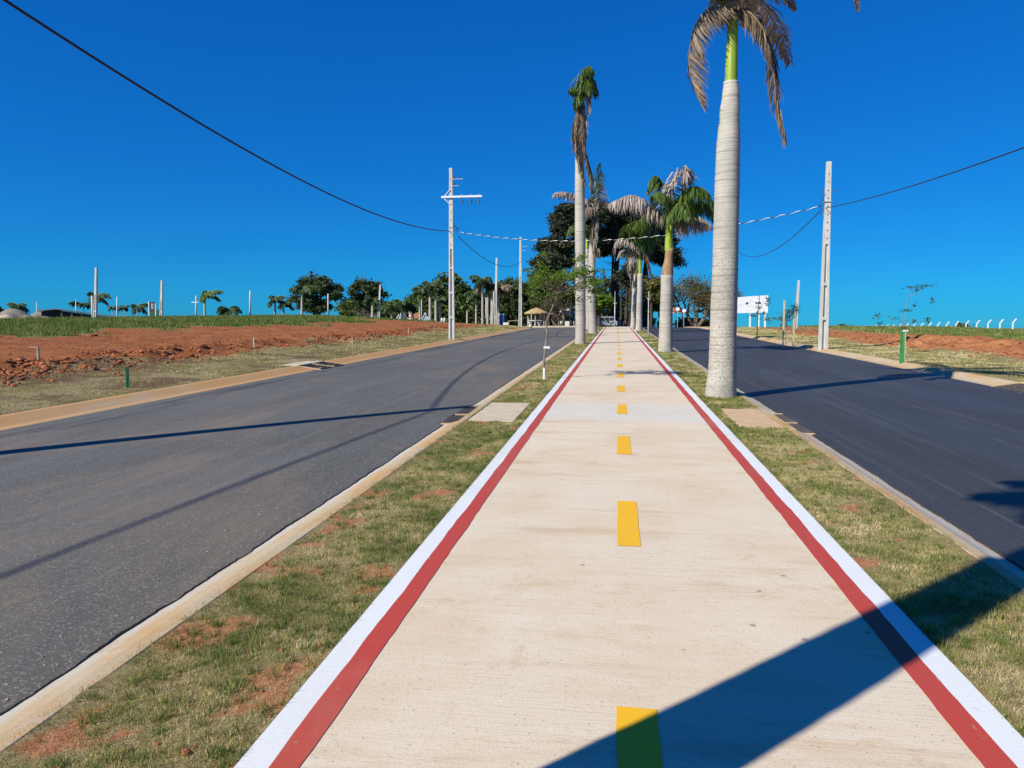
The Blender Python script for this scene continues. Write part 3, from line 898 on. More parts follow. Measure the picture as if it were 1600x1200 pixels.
# ------------------------------------------------------------------ grass blades
def blades(X, Y, Z, h, w, tone, lean=0.8):
    n = len(X)
    an = rng.uniform(0, 2 * np.pi, n); la = rng.uniform(0, 2 * np.pi, n)
    le = rng.uniform(0.2, lean, n)
    hh = h * rng.uniform(0.5, 1.3, n)
    dx, dy = np.cos(an) * w * .5, np.sin(an) * w * .5
    tx, ty = np.cos(la) * le * hh, np.sin(la) * le * hh
    tz = hh * np.sqrt(np.clip(1 - le * le * .7, .08, 1))
    P = np.stack([X, Y, Z], 1)
    V = np.stack([P + np.stack([-dx, -dy, 0 * dx - .004], 1), P + np.stack([dx, dy, 0 * dx - .004], 1), P + np.stack([tx, ty, tz], 1)], 1).reshape(-1, 3)
    return V, np.arange(3 * n).reshape(n, 3), np.repeat(tone, 3)


def verge_grass(x0, x1, bands, seed, base_tone, label, inset=0.0):
    Vs, Fs, Ts = [], [], []; off = 0
    for y0, y1, dens, h, w in bands:
        n = int((x1 - x0) * (y1 - y0) * dens)
        X = rng.uniform(x0 - .015, x1 + .008, n); Y = rng.uniform(y0, y1, n)
        br = bare_v(X, Y); nt_ = vec_noise(X, Y, 2.3, seed + 1); nc = vec_noise(X, Y, 9.0, seed + 2)
        keep = rng.uniform(size=n) < np.clip(1.12 - 1.35 * br, 0.10, 1.0)
        # clear of covers
        cov = ((X > -2.06) & (X < -1.40) & (Y > 10.05) & (Y < 12.1)) | ((X > 1.61) & (X < 2.18) & (Y > 9.9) & (Y < 11.75))
        keep &= ~cov
        X, Y, nt_, nc = X[keep], Y[keep], nt_[keep], nc[keep]
        tone = np.clip(base_tone[2] + 0.42 * nt_ + .26 * nc + rng.normal(0, .19, len(X)), 0, 1)
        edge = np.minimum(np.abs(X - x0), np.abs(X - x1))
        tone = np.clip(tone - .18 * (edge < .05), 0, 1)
        Z = G(Y) - .014
        V, F, T = blades(X, Y, Z, h * np.where(tone < .35, 1.25, .9), w, tone, 0.97)
        Vs.append(V); Fs.append(F + off); Ts.append(T); off += len(V)
    # tufts of longer, greener blades, and straw lying flat
    nt = 700
    cx = rng.uniform(x0, x1, nt); cy = 1.6 + 16 * rng.uniform(size=nt) ** 1.5; k = 26
    X = np.repeat(cx, k) + rng.normal(0, .016, nt * k); Y = np.repeat(cy, k) + rng.normal(0, .016, nt * k)
    m_ = (X > x0) & (X < x1) & ~(((X > -2.08) & (X < -1.38) & (Y > 10.02) & (Y < 12.12)) | ((X > 1.58) & (X < 2.3) & (Y > 9.85) & (Y < 11.8))); X, Y = X[m_], Y[m_]; tn = np.repeat(rng.uniform(.05, .5, nt), k)[m_]
    V, F, T = blades(X, Y, G(Y) - .012, .045, .0042, np.clip(tn + rng.normal(0, .1, len(X)), 0, 1), .8)
    Vs.append(V); Fs.append(F + off); Ts.append(T); off += len(V)
    o = mobj('grass', raw_mesh('grass', np.concatenate(Vs), np.concatenate(Fs), False, {'tone': np.concatenate(Ts)}), M['grass'])
    return tag(o, label, None, None, 'stuff')


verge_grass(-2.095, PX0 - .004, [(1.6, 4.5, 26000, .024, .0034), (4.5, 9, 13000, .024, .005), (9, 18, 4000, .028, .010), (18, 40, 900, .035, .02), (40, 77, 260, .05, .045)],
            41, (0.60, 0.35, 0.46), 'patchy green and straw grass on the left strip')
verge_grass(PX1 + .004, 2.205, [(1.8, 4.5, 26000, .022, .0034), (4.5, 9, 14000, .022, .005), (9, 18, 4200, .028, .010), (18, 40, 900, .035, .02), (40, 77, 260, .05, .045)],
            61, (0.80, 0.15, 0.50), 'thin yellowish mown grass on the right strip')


def field_grass(x0, x1, y0, y1, n, h, w, tonebase, seed, label, mode, nearpow=1.7):
    Y = y0 + (y1 - y0) * rng.uniform(size=n) ** nearpow
    X = rng.uniform(x0, x1, n)
    d, g_ = cover_masks(X, Y)
    nb = vec_noise(X, Y, .9, seed); nc = vec_noise(X, Y, 3.0, seed + 1)
    if mode == 'turf': p = np.clip(1 - 1.6 * d - np.clip(g_, 0, 1) * 0.3 + .5 * nb + .5 * nc, 0, 1)
    else: p = np.clip(1.6 * g_ - 0.55 - .9 * d + .5 * nb, 0, 1)
    keep = rng.uniform(size=n) < p
    X, Y, nb, nc = X[keep], Y[keep], nb[keep], nc[keep]
    pad = ((X > -9.97) & (X < -8.5) & (Y > 19.7) & (Y < 21.7)) | ((X > 8.2) & (X < 9.32) & (Y > 14.9) & (Y < 16.8))
    X, Y, nb, nc = X[~pad], Y[~pad], nb[~pad], nc[~pad]
    Z = surf_z(X, Y)
    s = np.clip(Y / 20, .6, 3)
    V, F, T = blades(X, Y, Z, h * (1 + .5 * nb), w * s, np.clip(tonebase + (.35 * nb + .5 * nc) * (1 if mode == 'turf' else .45) + rng.normal(0, .15, len(X)), 0, 1), 0.9 if mode == 'turf' else .6)
    o = mobj('grass', raw_mesh('grass', V, F, False, {'tone': T}), M['grass'])
    return tag(o, label, None, None, 'stuff')


field_grass(-13.4, -8.93, 8, 75, 62000, .04, .015, .40, 81, 'dry mown turf between the left road kerb and the bare earth', 'turf', 1.5)
field_grass(8.36, 12.6, 13, 75, 110000, .035, .014, .54, 91, 'dry mown turf between the right road kerb and the bare earth', 'turf', 1.5)
field_grass(-40, -19, 14, 82, 230000, .17, .020, .12, 101, 'tall rough green grass behind the left bare earth', 'wild', 1.3)
field_grass(15.5, 36, 18, 90, 170000, .17, .020, .20, 111, 'tall rough green grass behind the right heap of earth', 'wild', 1.3)


# ------------------------------------------------------------------ clods and stones
def ico():
    t = (1 + 5 ** .5) / 2
    v = np.array([(-1, t, 0), (1, t, 0), (-1, -t, 0), (1, -t, 0), (0, -1, t), (0, 1, t), (0, -1, -t), (0, 1, -t), (t, 0, -1), (t, 0, 1), (-t, 0, -1), (-t, 0, 1)], float)
    v /= np.linalg.norm(v[0])
    f = np.array([(0, 11, 5), (0, 5, 1), (0, 1, 7), (0, 7, 10), (0, 10, 11), (1, 5, 9), (5, 11, 4), (11, 10, 2), (10, 7, 6), (7, 1, 8), (3, 9, 4), (3, 4, 2), (3, 2, 6), (3, 6, 8), (3, 8, 9), (4, 9, 5), (2, 4, 11), (6, 2, 10), (8, 6, 7), (9, 8, 1)])
    return v, f


IV, IF = ico()


def rocks(X, Y, Z, S, squash=.7):
    n = len(X)
    jit = rng.uniform(.62, 1.3, (n, 12, 1))
    sc = rng.uniform(.7, 1.3, (n, 1, 3)); sc[:, :, 2] *= squash
    V = IV[None] * jit * sc * S[:, None, None]
    V = V + np.stack([X, Y, Z], 1)[:, None, :]
    F = (IF[None] + (np.arange(n) * 12)[:, None, None]).reshape(-1, 3)
    return V.reshape(-1, 3), F


n = 11000
Y = 11 + 62 * rng.uniform(size=n) ** 1.5
X = -(13.5 + rng.normal(0, .75, n) + .35 * np.sin(Y * .33))
S = .014 + .055 * rng.uniform(size=n) ** 4
cl = vec_noise(X, Y, .8, 5); k_ = cl > -.25; X, Y, S = X[k_], Y[k_], S[k_] * (1 + .8 * np.clip(cl[k_], 0, 1))
n2 = 5200
Y2 = 11 + 62 * rng.uniform(size=n2) ** 1.5; X2 = -rng.uniform(13, 24, n2); S2 = .012 + .035 * rng.uniform(size=n2) ** 4
X = np.concatenate([X, X2]); Y = np.concatenate([Y, Y2]); S = np.concatenate([S, S2])
V, F = rocks(X, Y, surf_z(X, Y) + S * .2, S)
tag(mobj('dirt_clods', raw_mesh('dirt_clods', V, F), M['clod']), 'broken clods of red earth along the edge of the left lot', None, None, 'stuff')
n = 3200
Y = 15 + 50 * rng.uniform(size=n) ** 1.3; X = rng.normal(14.2, 1.6, n); S = .015 + .075 * rng.uniform(size=n) ** 4
k_ = X > 10.5; X, Y, S = X[k_], Y[k_], S[k_]
V, F = rocks(X, Y, surf_z(X, Y) + S * .2, S)
tag(mobj('dirt_clods', raw_mesh('dirt_clods', V, F), M['clod']), 'crumbs of orange earth over the heap right of the road', None, None, 'stuff')
# small gravel on the asphalt edge, the kerb and the strips
n = 900
Y = 2 + 22 * rng.uniform(size=n) ** 2; X = -2.40 - np.abs(rng.normal(0, .5, n)) ** 1.3
S = .002 + .006 * rng.uniform(size=n) ** 3
Zs = np.array([zroadL(x, y) if x < -2.36 else Gf(y) - .09 for x, y in zip(X, Y)])
V, F = rocks(X, Y, Zs + S * .3, S)
tag(mobj('gravel', raw_mesh('gravel', V, F), M['stone']), 'loose grit scattered along the edge of the left road', None, None, 'stuff')
n = 160
Y = 2 + 8 * rng.uniform(size=n) ** 1.6; X = np.where(rng.uniform(size=n) < .72, rng.uniform(-2.05, -1.27, n), rng.uniform(1.45, 2.15, n)); S = .004 + .012 * rng.uniform(size=n) ** 4
V, F = rocks(X, Y, G(Y) - .010 + S * .3, S)
tag(mobj('gravel', raw_mesh('gravel', V, F), M['clod']), 'small pebbles lying in the grass strips', None, None, 'stuff')
for (x, y, s, lab) in ((-2.36, 3.64, .036, 'flat grey stone lying where the left road meets the kerb'),):
    V, F = rocks(np.array([0.]), np.array([0.]), np.array([0.]), np.array([s]), .45)
    tag(mobj('stone', raw_mesh('stone', V, F, False), M['stone'], None, (x, y, Gf(y) - .075)), lab, 'stone')
for px, py, Yd, s, lab in ((148, 526, 27, .14, 'dark clod lying alone on the left bare lot'), (318, 547, 22.5, .17, 'largest red clod on the ridge of earth by the left turf'),
                           (175, 556, 19.0, .14, 'dark clod on the ridge of earth near the photo left edge')):
    p = pt(px, py, Yd)
    V, F = rocks(np.array([0.]), np.array([0.]), np.array([0.]), np.array([s]), .6)
    tag(mobj('dirt_clod', raw_mesh('dirt_clod', V, F), M['clod'], None, (p.x, Yd, float(surf_z(np.array([p.x]), np.array([Yd]))[0]) + s * .25)), lab, 'earth clod')


# ------------------------------------------------------------------ concrete ladder poles
def pole_mesh(H, w0, w1, solid_from, rungs):
    """double-T concrete pole: two flanges, recessed web, rungs; solid towards the top"""
    mb = MB()
    def W(z): return w0 + (w1 - w0) * z / H
    d0 = .20; d1 = .15
    def D(z): return d0 + (d1 - d0) * z / H
    def slab(xa, xb, ya, yb, z0, z1):
        V = []
        for z in (z0, z1):
            w, d = W(z) / 2, D(z) / 2
            V += [(xa * w, ya * d, z), (xb * w, ya * d, z), (xb * w, yb * d, z), (xa * w, yb * d, z)]
        mb.add(V, [[3, 2, 1, 0], [4, 5, 6, 7], [0, 1, 5, 4], [1, 2, 6, 5], [2, 3, 7, 6], [3, 0, 4, 7]])
    slab(-1, -.42, -1, 1, -.3, solid_from)
    slab(.42, 1, -1, 1, -.3, solid_from)
    slab(-.42, .42, -.12, .12, -.3, solid_from)
    for z in rungs:
        slab(-.42, .42, -.97, -.12, z, z + .11); slab(-.42, .42, .12, .97, z, z + .11)
    slab(-1, 1, -1, 1, solid_from, H)
    return mb


def insulator(parent, p, s=1.0):
    mb = MB()
    mb.tube([(p[0], p[1], p[2]), (p[0], p[1], p[2] + .05 * s), (p[0], p[1], p[2] + .06 * s), (p[0], p[1], p[2] + .10 * s), (p[0], p[1], p[2] + .11 * s), (p[0], p[1], p[2] + .16 * s)],
            [.02 * s, .02 * s, .055 * s, .05 * s, .03 * s, .045 * s], 10)
    return mb.build('insulator', M['insul'], parent)


def pole(x, Y, H, label, w0=.34, w1=.17, arms=None, bolts=True, grp='concrete electricity poles', solid=.55, rz=0.0):
    t = empty('utility_pole', (x, Y, gz(x, Y)), label, 'utility pole', grp, rz)
    rungs = [k * 1.36 + 1.15 for k in range(int(H * solid / 1.36))]
    pole_mesh(H, w0, w1, H * solid + .1, rungs).build('shaft', M['pole'], t)
    if bolts:
        hm = MB(); hm.box((-.014, -.105, 0), (.014, -.07, .05)); hme = raw_mesh('bolt_hole', hm.v, hm.f); hme.materials.append(M['pit'])
        for k in range(9):
            o = bpy.data.objects.new('bolt_hole', hme); C.objects.link(o); o.parent = t
            o.location = (0, 0.02 * k / 9, H * solid + .3 + k * (H * (1 - solid) - .5) / 9)
    return t


p1 = foot(706, 40.4); 
P0 = pole(-9.2, 4.95, 7.6, 'concrete pole standing off the left edge, its shadow crossing the left road')
P1 = pole(p1.x, 40.4, 9.35, 'tall concrete pole with a white crossarm beside the left road', solid=.52)
P2 = pole(pt(813, 505, 73.4).x, 73.4, (511 - 373) * mpp(73.4), 'concrete pole standing where the left road ends beside the pavilion')
R1 = pole(foot(1287, 30.97).x, 30.97, (545 - 274) * mpp(31.2) * .99, 'bare concrete pole without crossarm beside the right road')
R0 = pole(8.55, -4.5, 7.6, 'concrete pole behind the viewer on the right side, carrying the right cable')
R2 = pole(pt(1147, 505, 62).x, 62, (516 - 372) * mpp(62), 'concrete pole showing just behind the tall near palm trunk')


def P1_fittings(t):
    mb = MB(); mb.box((-.52, -.17, 7.72), (1.75, -.08, 7.83), bev=.008); arm = mb.build('crossarm', M['white_metal'], t)
    mb = MB(); mb.tube([(-.42, -.12, 7.75), (-.02, -.12, 8.18)], .022, 6); mb.build('brace', M['white_metal'], t)
    mb = MB(); mb.tube([(-.42, -.12, 7.75), (-.02, -.12, 7.38)], .022, 6); mb.build('brace', M['white_metal'], t)
    for x in (.62, 1.13, 1.58):
        mb = MB()
        mb.tube([(x, -.12, 7.72), (x, -.12, 7.60), (x + .02, -.12, 7.58), (x + .02, -.12, 7.48), (x + .01, -.12, 7.46), (x + .01, -.12, 7.38)], [.02, .02, .06, .055, .035, .05], 8)
        mb.build('insulator', M['insul'], t)
        mb = MB(); mb.box((x - .03, -.18, 7.83), (x + .03, -.07, 7.88)); mb.build('clamp', M['steel'], t)
    for z, L, xs in ((8.72, .60, (.22, .50)), (8.36, .36, (.24,))):
        mb = MB(); mb.box((.1, -.14, z), (.1 + L, -.10, z + .03)); br = mb.build('bracket', M['steel'], t)
        for x in xs: insulator(t, (x, -.12, z + .03), .9)
    # cable clamps and strap bundle where the lines meet
    mb = MB()
    for k in range(5):
        a = k * 1.3
        mb.tube([(.13, -.1, 5.95 + .07 * k), (.25 + .08 * math.sin(a), -.16, 6.0 + .07 * k), (.33 + .05 * k % .2, -.10, 5.85 + .06 * k)], .012, 5)
    mb.tube([(-.3, -.1, 6.25), (-.1, -.1, 6.2)], .012, 5)
    mb.tube([(.12, -.1, 6.1), (.2, -.12, 6.55)], .010, 5)
    mb.build('cable_clamp', M['cable'], t)
    mb = MB()
    for z in (5.9, 6.15): mb.box((-.145, -.105, z), (.145, .105, z + .04))
    mb.build('strap', M['steel'], t)


P1_fittings(P1)
for t, H, zz in ((R1, 7.2, 5.75), (P2, 8.6, 7.3), (R2, 7.6, 6.2)):
    mb = MB()
    mb.tube([(-.13, -.08, zz), (-.26, -.12, zz + .22), (-.30, -.12, zz - .1), (-.2, -.12, zz - .35)], .012, 5)
    mb.tube([(-.13, -.08, zz - .1), (-.34, -.12, zz - .15), (-.26, -.12, zz - .5)], .012, 5)
    mb.build('cable_clamp', M['cable'], t)
    mb = MB(); mb.box((-.15, -.11, zz), (.15, .11, zz + .04)); mb.build('strap', M['steel'], t)
    for xx in (-.22, .2):
        insulator(t, (xx, -.1, zz + .35), .7)
mb = MB(); mb.box((-.4 + .5, -.12, 7.9), (.75, -.07, 7.94)); mb.build('bracket', M['steel'], P2)
mb = MB(); mb.box((.1, -.12, 7.5), (.6, -.07, 7.54)); mb.build('bracket', M['steel'], P2)


# ------------------------------------------------------------------ cables
def span(A, B, sag, n=48, skew=0.0):
    A, B = Vector(A), Vector(B)
    out = []
    for i in range(n + 1):
        t = i / n
        p = A.lerp(B, t); p.z -= 4 * sag * t * (1 - t)
        out.append(p)
    return out


def cable(A, B, sag, r, label, twist=False, n=48):
    P = span(A, B, sag, n)
    base = P[0]
    loc = [p - base for p in P]
    mb = MB(); mb.tube(loc, r, 6)
    if not twist:
        # second strand wound round the first gives the bundled look
        o = mb.build('power_cable', M['cable'], None, True, base)
        return tag(o, label, 'power cable')
    t = empty('power_cable', base, label, 'power cable')
    mb.build('core', M['cable'], t, True)
    m2 = MB(); H = []
    L = (Vector(B) - Vector(A)).length; N_ = int(L / .07)
    d = (Vector(B) - Vector(A)).normalized(); s = d.cross(Vector((0, 0, 1))).normalized(); u = s.cross(d)
    for i in range(N_ + 1):
        tt = i / N_
        p = Vector(A).lerp(Vector(B), tt); p.z -= 4 * sag * tt * (1 - tt)
        a = tt * L / .62 * 2 * math.pi
        H.append(p - base + (s * math.cos(a) + u * math.sin(a)) * r * 1.5)
    m2.tube(H, r * .8, 5); m2.build('bare_wire', M['alu'], t, True)
    return t


def top(o, z, dx=0.0): return Vector((o.location.x + dx, o.location.y - .1, o.location.z + z))


cA = pt(702, 361, 40.3); cB = pt(719, 363, 40.3); cC = pt(1280, 323, 30.9); cD = pt(1290, 325, 30.9); cE = pt(817, 407, 73.3); cF = pt(1280, 331, 30.9); cG = pt(1150, 392, 61.9)
cable(Vector((-9.05, 4.9, 6.97)), cA, 1.14, .023, 'black bundled cable sagging from the upper left corner to the crossarm pole', n=80)
pole(-9.2, -31, 7.6, 'concrete pole far behind the viewer on the left roadside')
cable(Vector((-9.05, -30.9, 5.6)), Vector((-9.05, 4.85, 6.97)), 1.1, .023, 'black cable behind the viewer whose shadow runs along the left road')
cable(cB, cC, .85, .013, 'bright twisted cable crossing over both roads between the two nearest visible poles', True)
cable(pt(716, 369, 40.3), cE, 1.05, .020, 'black cable sagging from the crossarm pole to the left road end pole')
cable(cF, cG, 1.0, .017, 'black cable sagging behind the tall palm from the right pole')
cable(cD, Vector((8.4, -4.4, 5.45)), .75, .015, 'black cable rising from the right pole out of the right edge')


# ------------------------------------------------------------------ palms
def catmull(P, n):
    P = [Vector(p) for p in P]
    Q = [P[0] * 2 - P[1]] + P + [P[-1] * 2 - P[-2]]
    out = []
    m = len(P) - 1
    for i in range(n + 1):
        s = i / n * m; k = min(int(s), m - 1); t = s - k
        p0, p1_, p2, p3 = Q[k], Q[k + 1], Q[k + 2], Q[k + 3]
        out.append(0.5 * ((2 * p1_) + (p2 - p0) * t + (2 * p0 - 5 * p1_ + 4 * p2 - p3) * t * t + (3 * p1_ - p0 - 3 * p2 + p3) * t ** 3))
    return out


def frond(parent, path, L, kind, nl=46, droop=.5, width=.03, curl=.3, spread=1.0, start=.12, r0=.02, tipfull=False, sway=(0, 0)):
    """one palm leaf: path of the rachis, leaflets of length L along both sides"""
    green = kind == 'green'
    if nl > 30: nl = int(nl * 1.6)
    nl = int(nl * (1.35 if green else 1)); width *= (1.15 if green else 1.5) if width < .06 else 1.0
    P = catmull(path, 22)
    fr = MB(); fr.tube(P, [r0 * (1 - .8 * i / 22) for i in range(23)], 5)
    mat = {'green': 'green_frond', 'dead': 'dead_frond', 'grey': 'grey_frond', 'far': 'leaf_bluish'}[kind]
    V = []; F = []; T = []
    dn = Vector((sway[0], sway[1], -1)).normalized()
    for i in range(nl):
        t = start + (1 - start) * (i + rnd.random() * .6) / nl
        s = t * 22; k = min(int(s), 21); p = P[k].lerp(P[k + 1], s - k)
        tan = (P[k + 1] - P[k]).normalized()
        side = tan.cross(Vector((0, 0, 1)))
        if side.length < .15: side = tan.cross(Vector((0.6, 1, 0)))
        side.normalize()
        nrm = side.cross(tan)
        prof = (.45 + .55 * math.sin(math.pi * min(1, t * .85 + .18))) * (1 - .35 * max(0, t - .7) / .3)
        if tipfull: prof = (.55 + .45 * min(1, t * 4)) * (1 - .45 * max(0, t - .75) / .25)
        for sg in (-1, 1):
            l = L * prof * rnd.uniform(.75, 1.15)
            lift = rnd.uniform(-.35, .5)
            d = (side * sg * spread * rnd.uniform(.6, 1.1) + tan * rnd.uniform(.25, .7) + nrm * lift * .6 + dn * droop * rnd.uniform(.5, 1.3)).normalized()
            jit = Vector((rnd.uniform(-1, 1), rnd.uniform(-1, 1), rnd.uniform(-1, 1))) * curl
            d2 = (d + dn * (droop * 1.5) + jit * .7).normalized()
            d3 = (d2 + dn * (droop * 1.2) + jit).normalized()
            m1 = p + d * l * .4; m2 = m1 + d2 * l * .35; tip = m2 + d3 * l * .3
            wv = d.cross(dn + jit); 
            if wv.length < .1: wv = d.cross(tan)
            wv = wv.normalized() * width * .5 * rnd.uniform(.7, 1.2)
            n0 = len(V)
            V += [p - wv * .5, p + wv * .5, m1 + wv, m1 - wv, m2 + wv * .75, m2 - wv * .75, tip]
            F += [[n0, n0 + 1, n0 + 2, n0 + 3], [n0 + 3, n0 + 2, n0 + 4, n0 + 5], [n0 + 5, n0 + 4, n0 + 6]]
            T += [min(1, max(0, rnd.gauss(.5, .24)))] * 7
    me = raw_mesh('leaflets', np.array([tuple(v) for v in V]), F, False, {'tone': T})
    f = fr.build('frond', M['rachis_g'] if green or kind == 'far' else M['rachis_d'], parent, True)
    mobj('leaflets', me, M[mat], f)
    return f


def trunk_mesh(pts, sides=20, step=.07, flare=True):
    """pts: (Vector, radius); ringed palm trunk"""
    zs = [p.z for p, r in pts]
    Ls = [0]
    for a, b in zip(pts[:-1], pts[1:]): Ls.append(Ls[-1] + (b[0] - a[0]).length)
    n = max(6, int(Ls[-1] / step))
    ctr = catmull([p for p, r in pts], n)
    mb = MB(); V = []
    m = len(pts) - 1
    for i, c in enumerate(ctr):
        s = i / n * m; k = min(int(s), m - 1); t = s - k; t = t * t * (3 - 2 * t)
        r = pts[k][1] * (1 - t) + pts[k + 1][1] * t
        r *= 1 + .010 * (1 if i % 2 else -1) + .012 * noise.noise(Vector((0, 0, i * .7)))
        for q in range(sides):
            a = 2 * math.pi * q / sides
            rr_ = r * (1 + .03 * noise.noise(Vector((math.cos(a) * 2, math.sin(a) * 2, c.z * 1.5))))
            V.append((c.x + rr_ * math.cos(a), c.y + rr_ * math.sin(a), c.z))
    F = []
    for i in range(n):
        for q in range(sides):
            j = (q + 1) % sides
            F.append([i * sides + q, i * sides + j, (i + 1) * sides + j, (i + 1) * sides + q])
    F.append([n * sides + q for q in range(sides)])
    mb.add(V, F)
    return mb


def royal(Y, trunk, shaft, fronds, label, sheath=None, step=.07, sides=20, group='palms lining the path', mat_tr='bark_palm'):
    """trunk/shaft: (px, py, width in px) up the stem; fronds: dict(path=[(px,py,dy)], ...)"""
    b = pt(trunk[0][0], trunk[0][1], Y)
    base = Vector((b.x, Y, Gf(Y) - .03 if abs(b.x) < 2.3 else gz(b.x, Y)))
    t = empty('royal_palm', base, label, 'palm tree', group)
    mp = mpp(Y)
    def loc(px, py, dy=0.0):
        p = pt(px, py, Y + dy); return Vector((p.x - base.x, dy, p.z - base.z))
    tp = [(loc(a, c), w * mp / 2) for a, c, w in trunk]
    tp[0] = (Vector((0, 0, -.1)), tp[0][1])
    trunk_mesh(tp, sides, step).build('trunk', M[mat_tr], t, True)
    if shaft:
        trunk_mesh([(loc(a, c), w * mp / 2) for a, c, w in shaft], 14, .15).build('crownshaft', M['shaft'], t, True)
    if sheath:
        trunk_mesh([(loc(a, c), w * mp / 2) for a, c, w in sheath], 14, .12).build('dry_sheath', M['shaft_old'], t, True)
    for f in fronds:
        f = dict(f)
        path_ = [loc(*q) if len(q) == 3 else loc(q[0], q[1]) for q in f.pop('path')]
        frond(t, path_, **f)
    return t, base, loc


def arc_path(c, az, e0, L, bend=1.6, n=6):
    """rachis arching outwards: azimuth az, starting elevation e0"""
    out = [Vector(c)]; p = Vector(c); 
    for i in range(n):
        e = e0 - bend * (i + .5) / n
        p = p + Vector((math.cos(az) * math.cos(e), math.sin(az) * math.cos(e), math.sin(e))) * (L / n)
        out.append(p.copy())
    return out


# tall near palm on the right strip
pal1, b1, loc1 = royal(13.57, [(1126, 618, 49), (1127, 605, 45), (1129, 575, 41), (1130, 520, 39), (1132, 450, 38), (1134, 380, 37), (1136, 300, 36), (1138, 235, 34), (1140, 180, 29), (1142, 150, 25), (1142, 128, 21)],
    [(1142, 130, 18), (1143, 100, 17.5), (1144, 70, 16), (1145, 40, 14.5), (1146, 22, 13)],
    [dict(path=[(1142, 22, -.05), (1128, 11, -.1), (1108, 12, -.15), (1086, 40, -.2), (1077, 85, -.2), (1080, 120, -.2), (1092, 154, -.2)], L=.46, kind='dead', nl=120, droop=1.0, width=.014, curl=.35, start=.1, spread=.75, tipfull=True, sway=(.75, 0)),
     dict(path=[(1148, 18, 0), (1170, 14, .05), (1188, 30, .1), (1203, 62, .1), (1208, 105, .1), (1214, 155, .1), (1227, 212, .1)], L=.42, kind='dead', nl=130, droop=1.2, width=.014, curl=.35, start=.05, spread=.75, tipfull=True),
     dict(path=[(1147, 14, 0), (1172, 20, -.1), (1192, 45, -.2), (1204, 85, -.25)], L=.42, kind='dead', nl=60, droop=1.2, width=.018, curl=.35, start=.05, spread=.6, tipfull=True),
     dict(path=[(1145, 12, 0), (1165, -12, .2), (1200, -22, .5), (1232, -8, .7), (1243, 12, .8)], L=.3, kind='grey', nl=60, droop=.9, width=.018, curl=.3),
     dict(path=[(1145, 8, 0), (1130, -8, .3), (1120, -20, .6)], L=.4, kind='dead', nl=40, droop=.9, width=.018, curl=.4),
     dict(path=[(1146, 6, 0), (1200, -60, -.3), (1280, -75, -.6), (1330, -30, -.8), (1342, 14, -.8)], L=.28, kind='dead', nl=60, droop=1.0, width=.018, curl=.2),
     ],
    'nearest palm with thick ringed grey trunk and drooping brown leaves, right of path', step=.06, sides=28)
crown1 = loc1(1146, 10)
for az, e0, L, kd in ((.3, 1.1, 2.6, 'green'), (1.5, 1.0, 2.8, 'green'), (2.6, 1.2, 2.6, 'green'), (3.7, .9, 2.6, 'green'), (4.9, 1.1, 2.7, 'green'), (5.7, .8, 2.8, 'green'), (0.9, .5, 2.4, 'grey')):
    frond(pal1, arc_path(crown1 + Vector((0, 0, .1)), az, e0, L, 1.5), .5, kd, 60, .5, .03)
mb = MB()
for k in range(26):
    a = rnd.uniform(0, 6.28)
    mb.tube([crown1 + Vector((0, 0, -.12)), crown1 + Vector((math.cos(a) * .10, math.sin(a) * .10, .05)), crown1 + Vector((math.cos(a) * .25, math.sin(a) * .25, -.05 - .25 * rnd.random()))], .008, 4)
mb.build('flower_stalk', M['rachis_d'], pal1)

# palm beside the viewer: only its trunk and leaf shadows reach the picture
bx, by = -1.66, .60
t0 = empty('royal_palm', (bx, by, Gf(by) - .03), 'royal palm just off the left edge whose broad shadow crosses the near path', 'palm tree', 'palms lining the path')
trunk_mesh([(Vector((0, 0, -.1)), .27), (Vector((0, 0, .5)), .22), (Vector((.02, 0, 2.5)), .205), (Vector((.03, 0, 4.2)), .19), (Vector((.04, 0, 5.2)), .14)], 20, .08).build('trunk', M['bark_palm'], t0, True)
trunk_mesh([(Vector((.04, 0, 5.15)), .10), (Vector((.05, 0, 6.2)), .08)], 12, .2).build('crownshaft', M['shaft'], t0, True)
for k in range(11):
    az = k * 2.4 + .3; frond(t0, arc_path(Vector((.05, 0, 6.2)), az, 1.0 - .5 * (k % 3) / 2, 2.4 if math.sin(az) > .97 else (1.1 if math.cos(az) < .3 else 1.9), 1.7), .5, 'dead' if k % 3 == 0 else 'green', 50, .5, .03)

